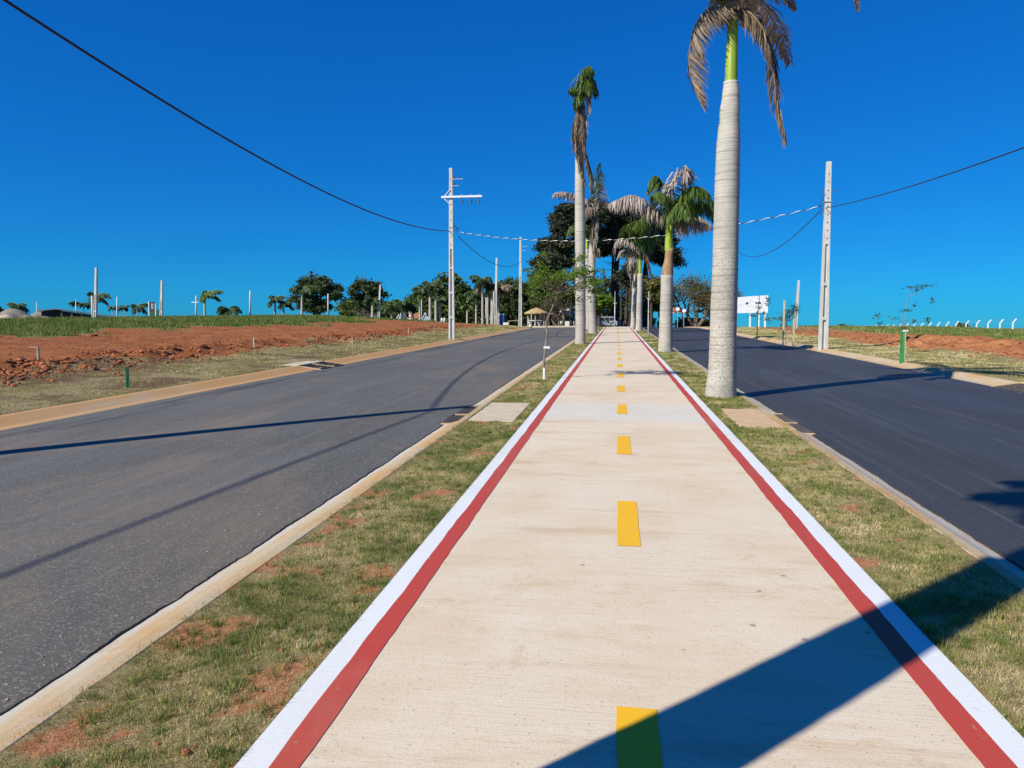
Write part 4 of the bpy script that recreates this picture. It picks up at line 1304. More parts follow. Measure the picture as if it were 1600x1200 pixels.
# second palm on the right strip
pal2, b2, loc2 = royal(28.5, [(1040, 549, 24), (1040, 540, 21.5), (1040.5, 510, 20), (1041.5, 470, 18.5), (1042, 430, 18)],
    [(1045, 392, 12), (1045, 372, 11), (1046, 352, 10)],
    [dict(path=[(1044, 348, 0), (1020, 322, -.2), (990, 305, -.4), (965, 312, -.5), (952, 318, -.5)], L=.75, kind='grey', nl=80, droop=1.0, width=.03, curl=.4),
     dict(path=[(1046, 345, 0), (1040, 310, .2), (1035, 285, .4), (1022, 275, .5), (1012, 300, .6)], L=.8, kind='green', nl=60, droop=.8, width=.035),
     dict(path=[(1046, 345, 0), (1052, 300, -.3), (1062, 270, -.5), (1072, 262, -.6), (1080, 275, -.7)], L=.95, kind='grey', nl=70, droop=.7, width=.035, curl=.7),
     dict(path=[(1046, 345, 0), (1058, 312, -.2), (1080, 292, -.4), (1104, 298, -.6), (1120, 330, -.7)], L=.95, kind='green', nl=75, droop=.75, width=.035),
     dict(path=[(1047, 348, 0), (1066, 330, .3), (1085, 315, .5), (1108, 320, .7), (1118, 345, .8)], L=.85, kind='green', nl=70, droop=.9, width=.035),
     dict(path=[(1047, 350, 0), (1068, 340, -.1), (1092, 338, -.3), (1112, 352, -.4)], L=.8, kind='grey', nl=70, droop=1.1, width=.03, curl=.35),
     dict(path=[(1046, 345, 0), (1040, 318, -.4), (1030, 300, -.7), (1020, 305, -.9)], L=.8, kind='green', nl=60, droop=.8, width=.035),
     dict(path=[(1046, 346, 0), (1052, 320, .6), (1066, 305, 1.0), (1080, 318, 1.5)], L=.85, kind='green', nl=60, droop=.8, width=.035),
     dict(path=[(1046, 346, 0), (1062, 322, -.8), (1072, 318, -1.3), (1080, 340, -1.7)], L=.85, kind='green', nl=60, droop=.8, width=.035),
     dict(path=[(1045, 347, 0), (1049, 318, -.1), (1050, 280, -.1), (1048, 262, -.1)], L=.12, kind='green', nl=20, droop=.1, width=.02)],
    'second palm right of the path with grey and green leaves and peeling brown sheath',
    sheath=[(1043, 430, 17), (1043.5, 418, 16.5), (1045, 405, 12.5), (1046, 388, 12)], step=.09)

# tall slim palm left of the path
palL, bL, locL = royal(35.06, [(907, 537, 19), (907, 528, 16), (907, 490, 15.5), (907, 430, 15.5), (906.5, 370, 16), (906, 300, 15), (905.5, 250, 13), (905, 215, 12), (904.5, 180, 10)],
    [(905, 185, 9), (907, 165, 9), (910, 140, 8)],
    [dict(path=[(909, 150, 0), (899, 185, -.3), (898, 215, -.35), (905, 250, -.35), (915, 285, -.35)], L=.55, kind='dead', nl=95, droop=1.3, width=.035, curl=.45, spread=.8, start=0, tipfull=True),
     dict(path=[(910, 150, 0), (908, 180, -.35), (910, 215, -.35), (918, 255, -.35), (926, 300, -.3)], L=.55, kind='dead', nl=95, droop=1.3, width=.035, curl=.45, spread=.8, start=0, tipfull=True),
     dict(path=[(910, 150, 0), (914, 185, -.2), (912, 220, -.2), (922, 260, -.2), (930, 290, -.2)], L=.5, kind='grey', nl=80, droop=1.3, width=.035, curl=.45, spread=.8, start=0, tipfull=True),
     dict(path=[(910, 145, 0), (906, 130, -.2), (912, 110, -.3), (920, 104, -.3), (928, 112, -.3)], L=.8, kind='green', nl=60, droop=.9, width=.04, curl=.4),
     dict(path=[(910, 145, 0), (912, 128, .2), (922, 118, .2), (930, 130, .2), (932, 150, .2)], L=.8, kind='green', nl=60, droop=1.0, width=.04, curl=.4),
     dict(path=[(910, 148, 0), (904, 138, -.2), (896, 136, -.3), (889, 140, -.4)], L=.5, kind='green', nl=40, droop=.7, width=.04, curl=.4),
     dict(path=[(910, 148, 0), (915, 130, -.5), (918, 125, -.8), (922, 145, -1.2)], L=.7, kind='green', nl=50, droop=1.0, width=.04, curl=.4),
     dict(path=[(910, 150, 0), (905, 148, -.4), (901, 155, -.5), (900, 170, -.5)], L=.6, kind='green', nl=40, droop=1.1, width=.04, curl=.4),
     dict(path=[(911, 150, 0), (918, 140, -.2), (920, 160, -.3), (919, 180, -.3)], L=.45, kind='grey', nl=40, droop=1.4, width=.04, curl=.3)],
    'tallest slim palm left of the path with a rope of dead brown leaves hanging down', step=.10)

palM, bM, locM = royal(51.7, [(927, 521, 15), (926, 512, 12.5), (924.5, 470, 11.5), (925, 430, 11), (925, 400, 10.5), (926, 372, 9.5)],
    [(927, 372, 6.5), (930, 350, 6), (932, 332, 5.5)],
    [dict(path=[(932, 330, 0), (925, 348, -.4), (924, 365, -.4), (931, 385, -.4), (936, 388, -.4)], L=.9, kind='dead', nl=80, droop=1.6, width=.05, curl=.3, spread=.7, start=0, tipfull=True),
     dict(path=[(932, 330, 0), (931, 350, -.4), (929, 370, -.4), (926, 385, -.4)], L=.9, kind='grey', nl=80, droop=1.6, width=.05, curl=.3, spread=.7, start=0, tipfull=True),
     dict(path=[(932, 330, 0), (915, 312, -.3), (892, 302, -.5), (872, 300, -.6), (864, 306, -.6)], L=.75, kind='grey', nl=90, droop=.5, width=.045, curl=.4),
     dict(path=[(932, 330, 0), (932, 300, -.2), (934, 275, -.3), (937, 254, -.4)], L=.6, kind='green', nl=60, droop=.25, width=.05, curl=.3),
     dict(path=[(932, 330, 0), (934, 300, .4), (938, 280, .6), (940, 268, .8)], L=.6, kind='green', nl=50, droop=.4, width=.05, curl=.3),
     dict(path=[(932, 330, 0), (938, 318, -.3), (940, 300, -.4), (939, 285, -.4)], L=.7, kind='grey', nl=50, droop=.6, width=.05, curl=.5),
     dict(path=[(932, 330, 0), (920, 322, -.6), (912, 335, -.8), (914, 355, -.8)], L=.8, kind='dead', nl=60, droop=1.4, width=.05, curl=.3)],
    'palm close behind the tallest slim one, dead leaf stretched out leftwards', step=.14, sides=14)
palN, bN, locN = royal(64, [(920, 514, 9), (919, 470, 8), (918, 420, 7.5), (917, 390, 7)], [(917, 390, 5), (917, 372, 4.5)],
    [dict(path=[(917, 372, 0), (910 + k * 6, 352, .4 * k), (902 + k * 12, 356, .6 * k), (898 + k * 14, 372, .8 * k)], L=.8, kind='green', nl=36, droop=.9, width=.06, curl=.4) for k in range(-1, 3)],
    'thin pale palm hidden between the two left palms', step=.25, sides=10)

pal3, b3, loc3 = royal(58.7, [(998, 517, 12), (998.5, 508, 10), (999, 480, 9), (1000, 450, 8.5), (1000, 428, 8)],
    [(1000, 430, 5), (1000, 415, 5), (1000, 398, 4.5)],
    [dict(path=[(1000, 398, 0), (990, 380, -.3), (976, 372, -.5), (962, 378, -.6), (960, 396, -.6)], L=.85, kind='grey', nl=80, droop=.9, width=.055, curl=.4),
     dict(path=[(1000, 400, 0), (985, 392, .2), (970, 392, .3), (964, 405, .3)], L=.6, kind='grey', nl=60, droop=.9, width=.055, curl=.4),
     dict(path=[(1000, 398, 0), (1010, 396, -.3), (1014, 412, -.4), (1018, 432, -.4)], L=.8, kind='dead', nl=70, droop=1.4, width=.055, curl=.3, spread=.4),
     dict(path=[(1000, 398, 0), (995, 365, -.3), (1004, 340, -.5), (1012, 335, -.6), (1016, 348, -.7)], L=1.4, kind='green', nl=60, droop=.9, width=.07),
     dict(path=[(1000, 398, 0), (990, 365, -.6), (982, 350, -1), (978, 360, -1.3)], L=1.4, kind='green', nl=60, droop=.9, width=.07),
     dict(path=[(1000, 398, 0), (1008, 372, .3), (1022, 360, .5), (1034, 372, .8)], L=1.4, kind='green', nl=60, droop=.9, width=.07),
     dict(path=[(1000, 398, 0), (1000, 360, -.8), (995, 345, -1.4), (990, 360, -1.9)], L=1.4, kind='green', nl=60, droop=.9, width=.07),
     dict(path=[(1000, 398, 0), (1004, 375, .8), (1010, 355, 1.3), (1018, 365, 1.8)], L=1.4, kind='green', nl=60, droop=.9, width=.07)],
    'third palm right of the path with yellow green shaft and curling grey leaf', step=.2, sides=12)
pal4, b4, loc4 = royal(69.5, [(989, 512, 9.5), (989.5, 500, 7.5), (991, 460, 7), (992, 428, 6.5)], [(992, 428, 4.5), (992, 412, 4)],
    [dict(path=[(992, 412, 0), (986, 402, -.3), (983, 415, -.4), (986, 440, -.4)], L=.9, kind='grey', nl=70, droop=1.0, width=.06, curl=.3, spread=.5),
     dict(path=[(992, 412, 0), (996, 404, -.3), (994, 425, -.4), (993, 446, -.4)], L=.7, kind='dead', nl=60, droop=1.3, width=.06, curl=.3, spread=.4),
     dict(path=[(992, 412, 0), (990, 395, .3), (980, 388, .5), (972, 400, .6)], L=.9, kind='green', nl=50, droop=.9, width=.07)],
    'farthest palm right of the path, thin trunk just left of its neighbour', step=.25, sides=10)


# ------------------------------------------------------------------ broadleaf and pine trees
def limb(mb, a, b, r0, r1, wig=.12, n=4, sides=5):
    a, b = Vector(a), Vector(b); L = (b - a).length
    P = [a]
    for i in range(1, n):
        P.append(a.lerp(b, i / n) + Vector((rnd.gauss(0, 1), rnd.gauss(0, 1), rnd.gauss(0, .6))) * wig * L / n)
    P.append(b)
    mb.tube(P, [r0 + (r1 - r0) * i / n for i in range(n + 1)], sides, cap=False)
    return P


def crown_tree(name, base, H, boxes, mats, label, group=None, leaf=.3, n_cl=60, n_leaf=90, trunk_r=.35, cl_r=1.0, lean=(0, 0), trunk_h=.4, flat=.2, limbs=16, cat='tree', squash=.6):
    """boxes: crown lobes as (cx, cy, cz, rx, ry, rz) in metres from the base"""
    t = empty(name, base, label, cat, group)
    mb = MB()
    topc = Vector((lean[0], lean[1], H * trunk_h))
    limb(mb, (0, 0, -.3), topc, trunk_r, trunk_r * .6, .08, 5, 8)
    tr = mb.build('trunk', M[mats[0]], t, True)
    cl = []
    w = np.array([b[3] * b[4] * b[5] for b in boxes]) ** .67; w = w / w.sum()
    for k in range(n_cl):
        b = boxes[int(rng.choice(len(boxes), p=w))]
        d = rng.normal(size=3); d /= np.linalg.norm(d)
        r = rng.uniform(.45, 1.0) ** .6
        cl.append(np.array([b[0] + d[0] * b[3] * r, b[1] + d[1] * b[4] * r, b[2] + d[2] * b[5] * r]))
    cl = np.array(cl)
    mb = MB()
    order = rng.permutation(len(cl))
    for k in order[:limbs]:
        c = Vector(cl[k]); s = topc * rnd.uniform(.7, 1.0)
        limb(mb, s, c, trunk_r * .42, trunk_r * .08, .25, 5, 4)
    if limbs: mb.build('limb', M[mats[0]], tr, True)
    C_, T_ = [], []
    for c in cl:
        m = int(n_leaf * rng.uniform(.6, 1.3)); rr_ = cl_r * rng.uniform(.6, 1.25)
        q = rng.normal(size=(m, 3)); q /= np.linalg.norm(q, axis=1)[:, None]
        q *= np.minimum(np.abs(rng.normal(.62, .34, (m, 1))), 1.7) * rr_
        q[:, 2] *= squash
        C_.append(c + q); T_.append(np.clip(rng.normal(.5, .16) + rng.normal(0, .13, m), 0, 1))
    C_ = np.concatenate(C_); T_ = np.concatenate(T_)
    V, F, T = leaf_cloud(C_, leaf, T_, flat)
    mobj('crown', raw_mesh('crown', V, F, False, {'tone': T}), M[mats[1]], t)
    return t


def lobes_px(Y, base, L):
    """crown lobes given as (px, py, half width px, half height px, dy) -> metres from the base"""
    out = []
    for px, py, rx, rz, dy in L:
        p = pt(px, py, Y + dy); m = mpp(Y + dy)
        out.append((p.x - base.x, dy, p.z - base.z, rx * m, min(rx, 45) * m * .8, rz * m))
    return out


def px_tree(Y, bpx, L, mats, label, **kw):
    base = foot(bpx, Y)
    topz = min(py - rz for px, py, rx, rz, dy in L)
    H = (pt(bpx, topz, Y).z - base.z)
    return crown_tree(kw.pop('name', 'broadleaf_tree'), base, H, lobes_px(Y, base, L), mats, label, **kw)


# dark araucaria group behind the end of the path
pines = [
    (92, 868, [(868, 385, 26, 14, 0), (880, 352, 22, 18, 0), (860, 410, 26, 14, -2), (892, 395, 22, 14, 1), (884, 328, 14, 8, 0)], 'dark pine with stepped crown, leftmost of the group behind the path'),
    (96, 918, [(920, 350, 30, 22, 0), (905, 330, 22, 14, 0), (935, 330, 22, 16, 0), (915, 380, 34, 14, 0), (900, 410, 22, 10, 0)], 'dark pine whose crown shows behind the tall slim palm'),
    (99, 962, [(962, 338, 26, 18, 0), (975, 365, 30, 18, 0), (945, 375, 26, 20, 0), (985, 335, 18, 14, 0), (960, 392, 24, 8, 0)], 'broadest dark pine, standing behind the end of the path'),
    (103, 1010, [(1025, 360, 26, 18, 0), (1030, 392, 30, 14, 0), (1045, 405, 22, 12, 0), (1010, 345, 16, 16, 0), (1055, 385, 10, 10, 0)], 'dark pine behind the green palm crowns right of the path'),
    (98, 845, [(850, 378, 12, 8, 0), (846, 430, 16, 10, 0), (852, 452, 14, 10, 0)], 'slim dark pine at the left edge of the pine group'),
    (94, 985, [(976, 432, 10, 8, 0), (996, 440, 12, 8, 0), (986, 422, 9, 7, 0)], 'thin trunked dark pine with sparse low tufts behind the path'),
]
for i, (Yd, bp, L, lab) in enumerate(pines):
    px_tree(Yd, bp, L, ('bark_dark', 'leaf_pine'), lab, name='pine_tree', group='dark pines behind the path', leaf=.19, n_cl=150 if i < 4 else 26, n_leaf=190, cl_r=.85, trunk_r=.42, trunk_h=.82, limbs=26, cat='pine tree', squash=.55, flat=0)

# dark undergrowth, trunks and mid trees below the pines
under = [
    (88, 858, [(858, 440, 20, 14, 0), (872, 460, 24, 14, 0), (845, 465, 14, 12, 0)], ('bark', 'leaf_mid'), 'small leafy tree above the straw pavilion'),
    (108, 890, [(885, 445, 30, 20, 0), (880, 475, 34, 18, 2)], ('bark', 'leaf_dark'), 'dark tree behind the two left palm trunks'),
    (112, 935, [(935, 455, 28, 20, 0), (940, 485, 30, 16, 0)], ('bark', 'leaf_dark'), 'dark tree above the parked van'),
    (114, 975, [(970, 458, 26, 18, 0), (975, 485, 26, 14, 0)], ('bark', 'leaf_dark'), 'dark tree behind the lamp post at the path end'),
    (90, 1018, [(1022, 445, 22, 10, 0), (1030, 458, 16, 12, 0), (1008, 452, 12, 8, 0)], ('bark', 'leaf_olive'), 'low olive green tree between the right palms'),
    (84, 936, [(938, 472, 14, 5, 0), (930, 476, 8, 4, 0)], ('bark', 'leaf_bright'), 'small bright green sapling beside the parked van'),
    (104, 1030, [(1035, 470, 18, 16, 0), (1012, 478, 14, 12, 0)], ('bark', 'leaf_mid'), 'ragged tree behind the second palm on the right'),
]
for Yd, bp, L, mats, lab in under:
    px_tree(Yd, bp, L, mats, lab, leaf=.22, n_cl=60, n_leaf=90, cl_r=.95, trunk_r=.22, trunk_h=.6, limbs=14)

# slender pine trunks of the grove
for Yd, bp, tp, h, w in ((100, 956, 958, 395, 5.5), (97, 978, 980, 400, 5), (104, 1005, 1006, 420, 5), (92, 866, 866, 440, 5), (95, 880, 881, 448, 5), (93, 893, 893, 450, 7), (106, 944, 943, 420, 3.5), (101, 1012, 1013, 440, 3.5), (109, 970, 971, 440, 3)):
    b = foot(bp, Yd)
    t = empty('slender_tree', b, {956: 'thickest dark straight trunk behind the path end', 978: 'straight grey brown trunk right of the lamp post', 1005: 'dark trunk just right of the paired palm trunks',
              866: 'straight trunk right of the pavilion by the white wall', 880: 'dark trunk standing before the white wall', 893: 'stout brown trunk left of the tall slim palm',
              944: 'thin trunk above the van roof', 1012: 'thin dark trunk beside the young stake tree', 970: 'thinnest trunk in the shade behind the path end'}[bp], 'tree', 'trunks of the pine grove')
    mb = MB(); tt = pt(tp, h, Yd) - b
    limb(mb, (0, 0, -.2), tt, w * mpp(Yd) / 2, w * mpp(Yd) / 2 * .7, .02, 6, 8)
    tr = mb.build('trunk', M['bark'], t, True)
    mb = MB()
    for k in range(7):
        z = tt * rnd.uniform(.45, 1.0); a = rnd.uniform(0, 6.28)
        limb(mb, z, z + Vector((math.cos(a) * 1.6, math.sin(a) * 1.6, .3)), .04, .015, .2, 3, 4)
    mb.build('limb', M['bark'], tr)

# trees across the left field
left_trees = [
    (118, 492, [(497, 452, 34, 20, 0), (470, 462, 18, 16, 0), (520, 455, 18, 16, 0), (492, 440, 24, 10, 0), (488, 478, 30, 12, 0)], ('bark', 'leaf_dark'), 'broad round dark tree, widest on the left field horizon', 110),
    (124, 575, [(572, 456, 26, 18, 0), (590, 462, 14, 18, 0), (556, 475, 18, 14, 0), (575, 482, 26, 10, 0)], ('bark', 'leaf_dark'), 'round dark tree right of the broad one on the left horizon', 90),
    (112, 545, [(545, 482, 16, 12, 0), (552, 490, 18, 6, 0)], ('bark', 'leaf_mid'), 'low dark green bush between the two round trees', 36),
    (104, 702, [(705, 448, 22, 20, 0), (718, 470, 20, 20, 0), (690, 462, 18, 18, 0), (705, 490, 26, 14, 0), (725, 455, 10, 16, 0)], ('bark', 'leaf_mid'), 'dense green tree behind the crossarm pole', 120),
    (108, 672, [(670, 460, 18, 14, 0), (662, 475, 14, 12, 0), (680, 485, 18, 14, 0)], ('bark', 'leaf_mid'), 'green tree behind the row of white palm trunks', 60),
    (110, 800, [(800, 452, 22, 14, 0), (788, 470, 18, 18, 0), (815, 470, 22, 20, 0), (800, 490, 30, 12, 0)], ('bark', 'leaf_dark'), 'wide dark tree between the palm cluster and the pavilion', 110),
    (112, 834, [(838, 470, 20, 22, 0), (828, 455, 12, 12, 0), (845, 492, 22, 12, 0)], ('bark', 'leaf_dark'), 'dark tree directly behind the straw pavilion', 70),
    (116, 630, [(625, 482, 14, 10, 0), (640, 488, 18, 8, 0)], ('bark', 'leaf_dark'), 'low dark trees behind the red roofed house', 40),
    (120, 652, [(648, 474, 16, 14, 0), (662, 484, 16, 14, 0), (640, 490, 20, 10, 0)], ('bark', 'leaf_mid'), 'middling tree filling in behind the left end of the white trunk row', 60),
    (118, 733, [(733, 470, 14, 22, 0), (742, 488, 18, 12, 0)], ('bark', 'leaf_dark'), 'narrow dark tree just right of the crossarm pole', 50),
    (122, 775, [(772, 456, 20, 16, 0), (768, 476, 22, 16, 0), (785, 490, 20, 10, 0)], ('bark', 'leaf_dark'), 'dark tree directly behind the palm cluster and tall thin pole', 80),
    (118, 614, [(612, 484, 14, 12, 0), (606, 492, 14, 8, 0)], ('bark', 'leaf_mid'), 'low tree between the second round tree and the red roofed house', 36),
    (114, 745, [(748, 478, 16, 18, 0), (735, 488, 14, 12, 0)], ('bark', 'leaf_dark'), 'dark tree behind the palm cluster', 50),
]
for Yd, bp, L, mats, lab, nc in left_trees:
    px_tree(Yd, bp, L, mats, lab, leaf=.26, n_cl=nc, n_leaf=95, cl_r=1.1, trunk_r=.35, trunk_h=.45, limbs=18)
for px_, Yb, w_, h_, lab in ((722, 116, 20, 9, 'dark shrub low behind the crossarm pole'), (752, 112, 18, 8, 'dark shrub at the foot of the palm cluster'), (790, 118, 22, 8, 'dark shrub behind the blue toilet'),
                        (822, 120, 20, 8, 'dark shrub at the left foot of the pavilion'), (858, 116, 18, 9, 'dark shrub at the right foot of the pavilion'), (912, 120, 18, 9, 'dark shrub behind the two left palm trunks'),
                        (950, 122, 22, 9, 'dark shrub behind the parked van'), (985, 120, 16, 10, 'dark shrub left of the paired right palm trunks'), (1008, 118, 10, 8, 'dark shrub right of the paired palm trunks'),
                        (600, 118, 20, 6, 'dark shrub under the second round tree'), (1085, 110, 26, 7, 'dark shrub at the foot of the bare brown tree')):
    px_tree(Yb, px_, [(px_, 508 - h_ * .3, w_, h_, 0)], ('bark', 'leaf_dark'), lab, name='shrub', cat='shrub', group='shrubs at the foot of the grove', leaf=.26, n_cl=34, n_leaf=80, cl_r=.9, trunk_r=.12, limbs=5, trunk_h=.3)
# distant bushes on the right horizon
for Yd, bp, L, lab in ((150, 1318, [(1318, 513, 12, 4, 0)], 'low dark bush on the right horizon nearer the pole'), (110, 1503, [(1503, 513, 7, 4, 0), (1498, 514, 5, 3, 0)], 'small dark bush behind the white fence posts')):
    px_tree(Yd, bp, L, ('bark', 'leaf_dark'), lab, name='bush', cat='bush', leaf=.22, n_cl=30, n_leaf=60, cl_r=.6, trunk_r=.1, limbs=4)


# bare twiggy tree right of the second palm
def bare_tree(base, H, W, label, r0=.4, depth=6, leafy=1600, shift=0.0):
    t = empty('bare_tree', base, label, 'tree')
    tr = MB(); br = MB(); tips = []
    def grow(p, d, L, r, k, mb):
        q = p + d * L
        n_ = 3
        limb(mb, p, q, r, r * .65, .16, n_, 6 if k > 3 else 3)
        if k == 0: tips.append(q); return
        for _ in range(3 if k > 1 else 4):
            a = Vector((rnd.gauss(0, 1), rnd.gauss(0, .8), rnd.gauss(.12, .5)))
            nd = (d * .75 + a.normalized() * .85); nd.z = nd.z * .9 + .05; nd.normalize()
            grow(q, nd, L * rnd.uniform(.62, .86), r * .58, k - 1, br)
    for s in (-1, 0, 1):
        d = Vector((s * .55 + shift * .2, rnd.uniform(-.2, .2), 1)).normalized()
        grow(Vector((s * .15, 0, -.2)), d, H * .27, r0 * (.8 if s else 1), depth, tr)
    T = tr.build('trunk', M['twig'], t, True)
    br.build('branches', M['twig'], T)
    tp = np.array([tuple(q) for q in tips]); 
    c = tp[rng.integers(0, len(tp), leafy)] + rng.normal(0, .35, (leafy, 3))
    V, F, TT = leaf_cloud(c, .11, np.clip(rng.normal(.4, .2, leafy), 0, 1))
    mobj('crown', raw_mesh('crown', V, F, False, {'tone': TT}), M['leaf_olive'], t)
    return t


b = foot(1088, 92)
bare_tree(b, (512 - 415) * mpp(92) * .95, 6, 'wide leafless brown tree right of the second palm', .34, 5, 5000, .0)
b = foot(1118, 97)
bare_tree(b, (512 - 432) * mpp(97) * .9, 6, 'leafless brown tree partly hidden by the tall near trunk', .3, 5, 3500, .6)
b = foot(872, 86)
bare_tree(b, (512 - 435) * mpp(86) * .8, 4, 'small grey leafless tree between pavilion and tall slim palm', .16, 5, 1200, 0)
b = foot(565, 108)
bare_tree(b, 4.2, 4, 'pale leafless tree before the round dark tree on the left horizon', .14, 4, 60, 0)


# ------------------------------------------------------------------ far palms
def far_palm(px, Y, py_crown, spread, label, n=11, tw=None, wind=0.0, kind='far', droop=.8, base_py=None, mat='bark_palm', group='palms on the horizon', lean=0, up=1.0):
    b = foot(px, Y); m = mpp(Y)
    top_ = pt(px + lean, py_crown, Y) - b
    t = empty('palm_tree', b, label, 'palm tree', group)
    r = (tw or 5) * m / 2
    trunk_mesh([(Vector((0, 0, -.2)), r * 1.15), (top_ * .5, r), (top_, r * .7)], 8, .5).build('trunk', M[mat], t, True)
    for k in range(n):
        az = k * 2.399 + px
        e0 = (1.25 - .9 * (k % 4) / 3) * up
        L = spread * 1.35 * m * rnd.uniform(.8, 1.15)
        P = arc_path(top_, az, e0, L, 1.9)
        if wind:
            P = [q + Vector((wind * L * (i / 6) ** 1.3, 0, 0)) for i, q in enumerate(P)]
        frond(t, P, L * .42, kind, 30, droop, max(.06, 1.3 * m), .3, r0=.035, tipfull=True)
    return t


Hp = [
    (28, 70, 480, 15, 'bushy palm behind the grey gravel heaps', 3, 0, 0),
    (-4, 70, 484, 14, 'palm cut by the left photo edge behind the gravel', 3, 0, 0),
    (118, 84, 474, 8, 'leftmost slim palm above the black shed', 1.5, 0, 0),
    (131, 84, 476, 8, 'slim palm above the black shed, middle of three', 1.5, 0, 0),
    (140, 84, 477, 8, 'slim palm above the shed nearest the double pole', 1.5, 0, 0),
    (148, 62, 464, 16, 'windblown palm directly behind the double pole', 2.5, .5, 0),
    (176, 86, 481, 7, 'tiny slim palm right of the black shed', 1.2, 0, 0),
    (191, 86, 482, 7, 'tiny slim palm between the thin pole and the short palm', 1.2, 0, 0),
    (195, 88, 480, 6, 'tiny palm touching its neighbour left of the short palm', 1.2, 0, 0),
    (214, 74, 480, 14, 'short spreading palm left of the dark banner', 2, .3, 0),
    (320, 68, 461, 15, 'windblown palm with tidy crown alone on the left horizon', 3.4, .75, 0),
    (356, 74, 486, 16, 'low round palm crown just above the left horizon', 3, .1, 0),
    (430, 78, 468, 14, 'leaning palm with drooping leaves left of the round trees', 3.4, .3, 0),
    (443, 78, 474, 12, 'shorter palm beside the leaning one left of the round trees', 3.4, .3, 0),
    (472, 76, 452, 17, 'palm with bright trunk in front of the broad round tree', 4, .25, 0),
    (582, 88, 470, 12, 'palm with pale trunk in front of the second round tree', 4, .1, 0),
    (612, 100, 480, 13, 'far palm left of the red roofed house', 3, 0, 0),
    (628, 100, 474, 15, 'far palm above the left white gable', 3, 0, 0),
    (645, 102, 480, 14, 'far palm above the red roof', 3, 0, 0),
    (656, 90, 456, 15, 'left palm of the row with white trunks', 3, .1, 0),
    (672, 88, 446, 15, 'second palm of the row with white trunks', 4.5, .15, 0),
    (681, 88, 452, 13, 'third palm of the row with white trunks, beside the crossarm pole', 4, .1, 0),
    (688, 92, 468, 10, 'shortest palm of the row with white trunks', 4, .1, 0),
    (730, 84, 480, 10, 'short yellowish palm right of the crossarm pole', 3, 0, 0),
    (754, 88, 438, 16, 'tallest palm of the cluster right of the crossarm pole', 3.5, -.1, 0),
    (762, 90, 445, 16, 'palm inside the cluster with brown hanging leaves', 3.5, 0, 0),
    (769, 90, 448, 15, 'thick trunked palm in the cluster beside the thin poles', 5, .25, 0),
    (744, 94, 462, 12, 'shorter palm at the left of the cluster', 3, -.2, 0),
    (779, 92, 452, 15, 'palm at the right of the cluster with dry leaves', 3.5, .3, 0),
]
for i, (px, Yd, py, sp, lab, tw, wi, _) in enumerate(Hp):
    far_palm(px, Yd, py, sp, lab, n=12 if sp > 10 else 9, tw=tw, wind=wi, kind='dead' if px in (762, 779) else ('green' if px in (730, 320) else 'far'))

# ------------------------------------------------------------------ saplings
def sapling(base, stem, twigs, leaf_c, leaf_s, mat, label, n_leaf, r=.018, tagz=None, grp='young trees planted beside the roads', bark='bark_pale'):
    t = empty('sapling', base, label, 'young tree', grp)
    mb = MB(); mb.tube(stem, [r * (1 - .55 * i / (len(stem) - 1)) for i in range(len(stem))], 7)
    tr = mb.build('trunk', M[bark], t, True)
    mb = MB()
    for a, c in twigs: limb(mb, a, c, r * .4, r * .12, .2, 4, 4)
    mb.build('twigs', M[bark], tr)
    C_, T_ = [], []
    for c, s, w in leaf_c:
        m = int(n_leaf * w)
        C_.append(np.array(tuple(c)) + rng.normal(size=(m, 3)) * np.array(s)); T_.append(np.clip(rng.normal(.5, .1) + rng.normal(0, .18, m), 0, 1))
    V, F, T = leaf_cloud(np.concatenate(C_), leaf_s, np.concatenate(T_), .3, .38)
    mobj('crown', raw_mesh('crown', V, F, False, {'tone': T}), M[mat], t)
    return t


Ys = 16.52
bs = pt(850, 592, Ys); bs = Vector((bs.x, Ys, Gf(Ys) - .03))
L_ = lambda px, py, dy=0.0: pt(px, py, Ys + dy) - bs
stem = [Vector((0, 0, -.05)), L_(850, 565), L_(852, 545), L_(855, 520), L_(853, 503), L_(860, 488), L_(868, 470), L_(870, 450), L_(872, 435)]
sg = []
for k in range(46):
    u = rnd.uniform(-1, 1)
    px = 882 + u * 56; py = 428 + 14 * u * u + rnd.gauss(0, 11) - 4 * (1 - abs(u))
    sg.append((px, py, rnd.uniform(-.55, .55)))
tw_ = [(L_(870, 455), L_(*q)) for q in sg[:22]]
sap = sapling(bs, stem, tw_, [(L_(*q), (.075, .09, .035), 1.0) for q in sg] + [(L_(930, 424), (.16, .06, .03), 1.5), (L_(848, 436), (.1, .08, .05), 1.3), (L_(845, 470, .1), (.05, .05, .08), .4), (L_(905, 470, .1), (.04, .05, .09), .5), (L_(925, 468, .1), (.05, .05, .05), .3)],
        .036, 'leaf_bright', 'young crooked tree with flat green crown on the left strip, white tag on its stem', 62, .028)
mb = MB(); q = L_(853, 543); mb.box((q.x - .05, q.y - .03, q.z - .02), (q.x + .09, q.y - .026, q.z + .025)); mb.tube([q + Vector((0, 0, -.01)), q + Vector((0, 0, .01))], .022, 8)
mb.build('plant_tag', M['white_metal'], sap)
mb = MB(); q = L_(850, 585); mb.box((q.x - .022, q.y - .03, -.02), (q.x + .022, q.y + .03, .28)); mb.build('trunk_guard', M['white_metal'], sap)

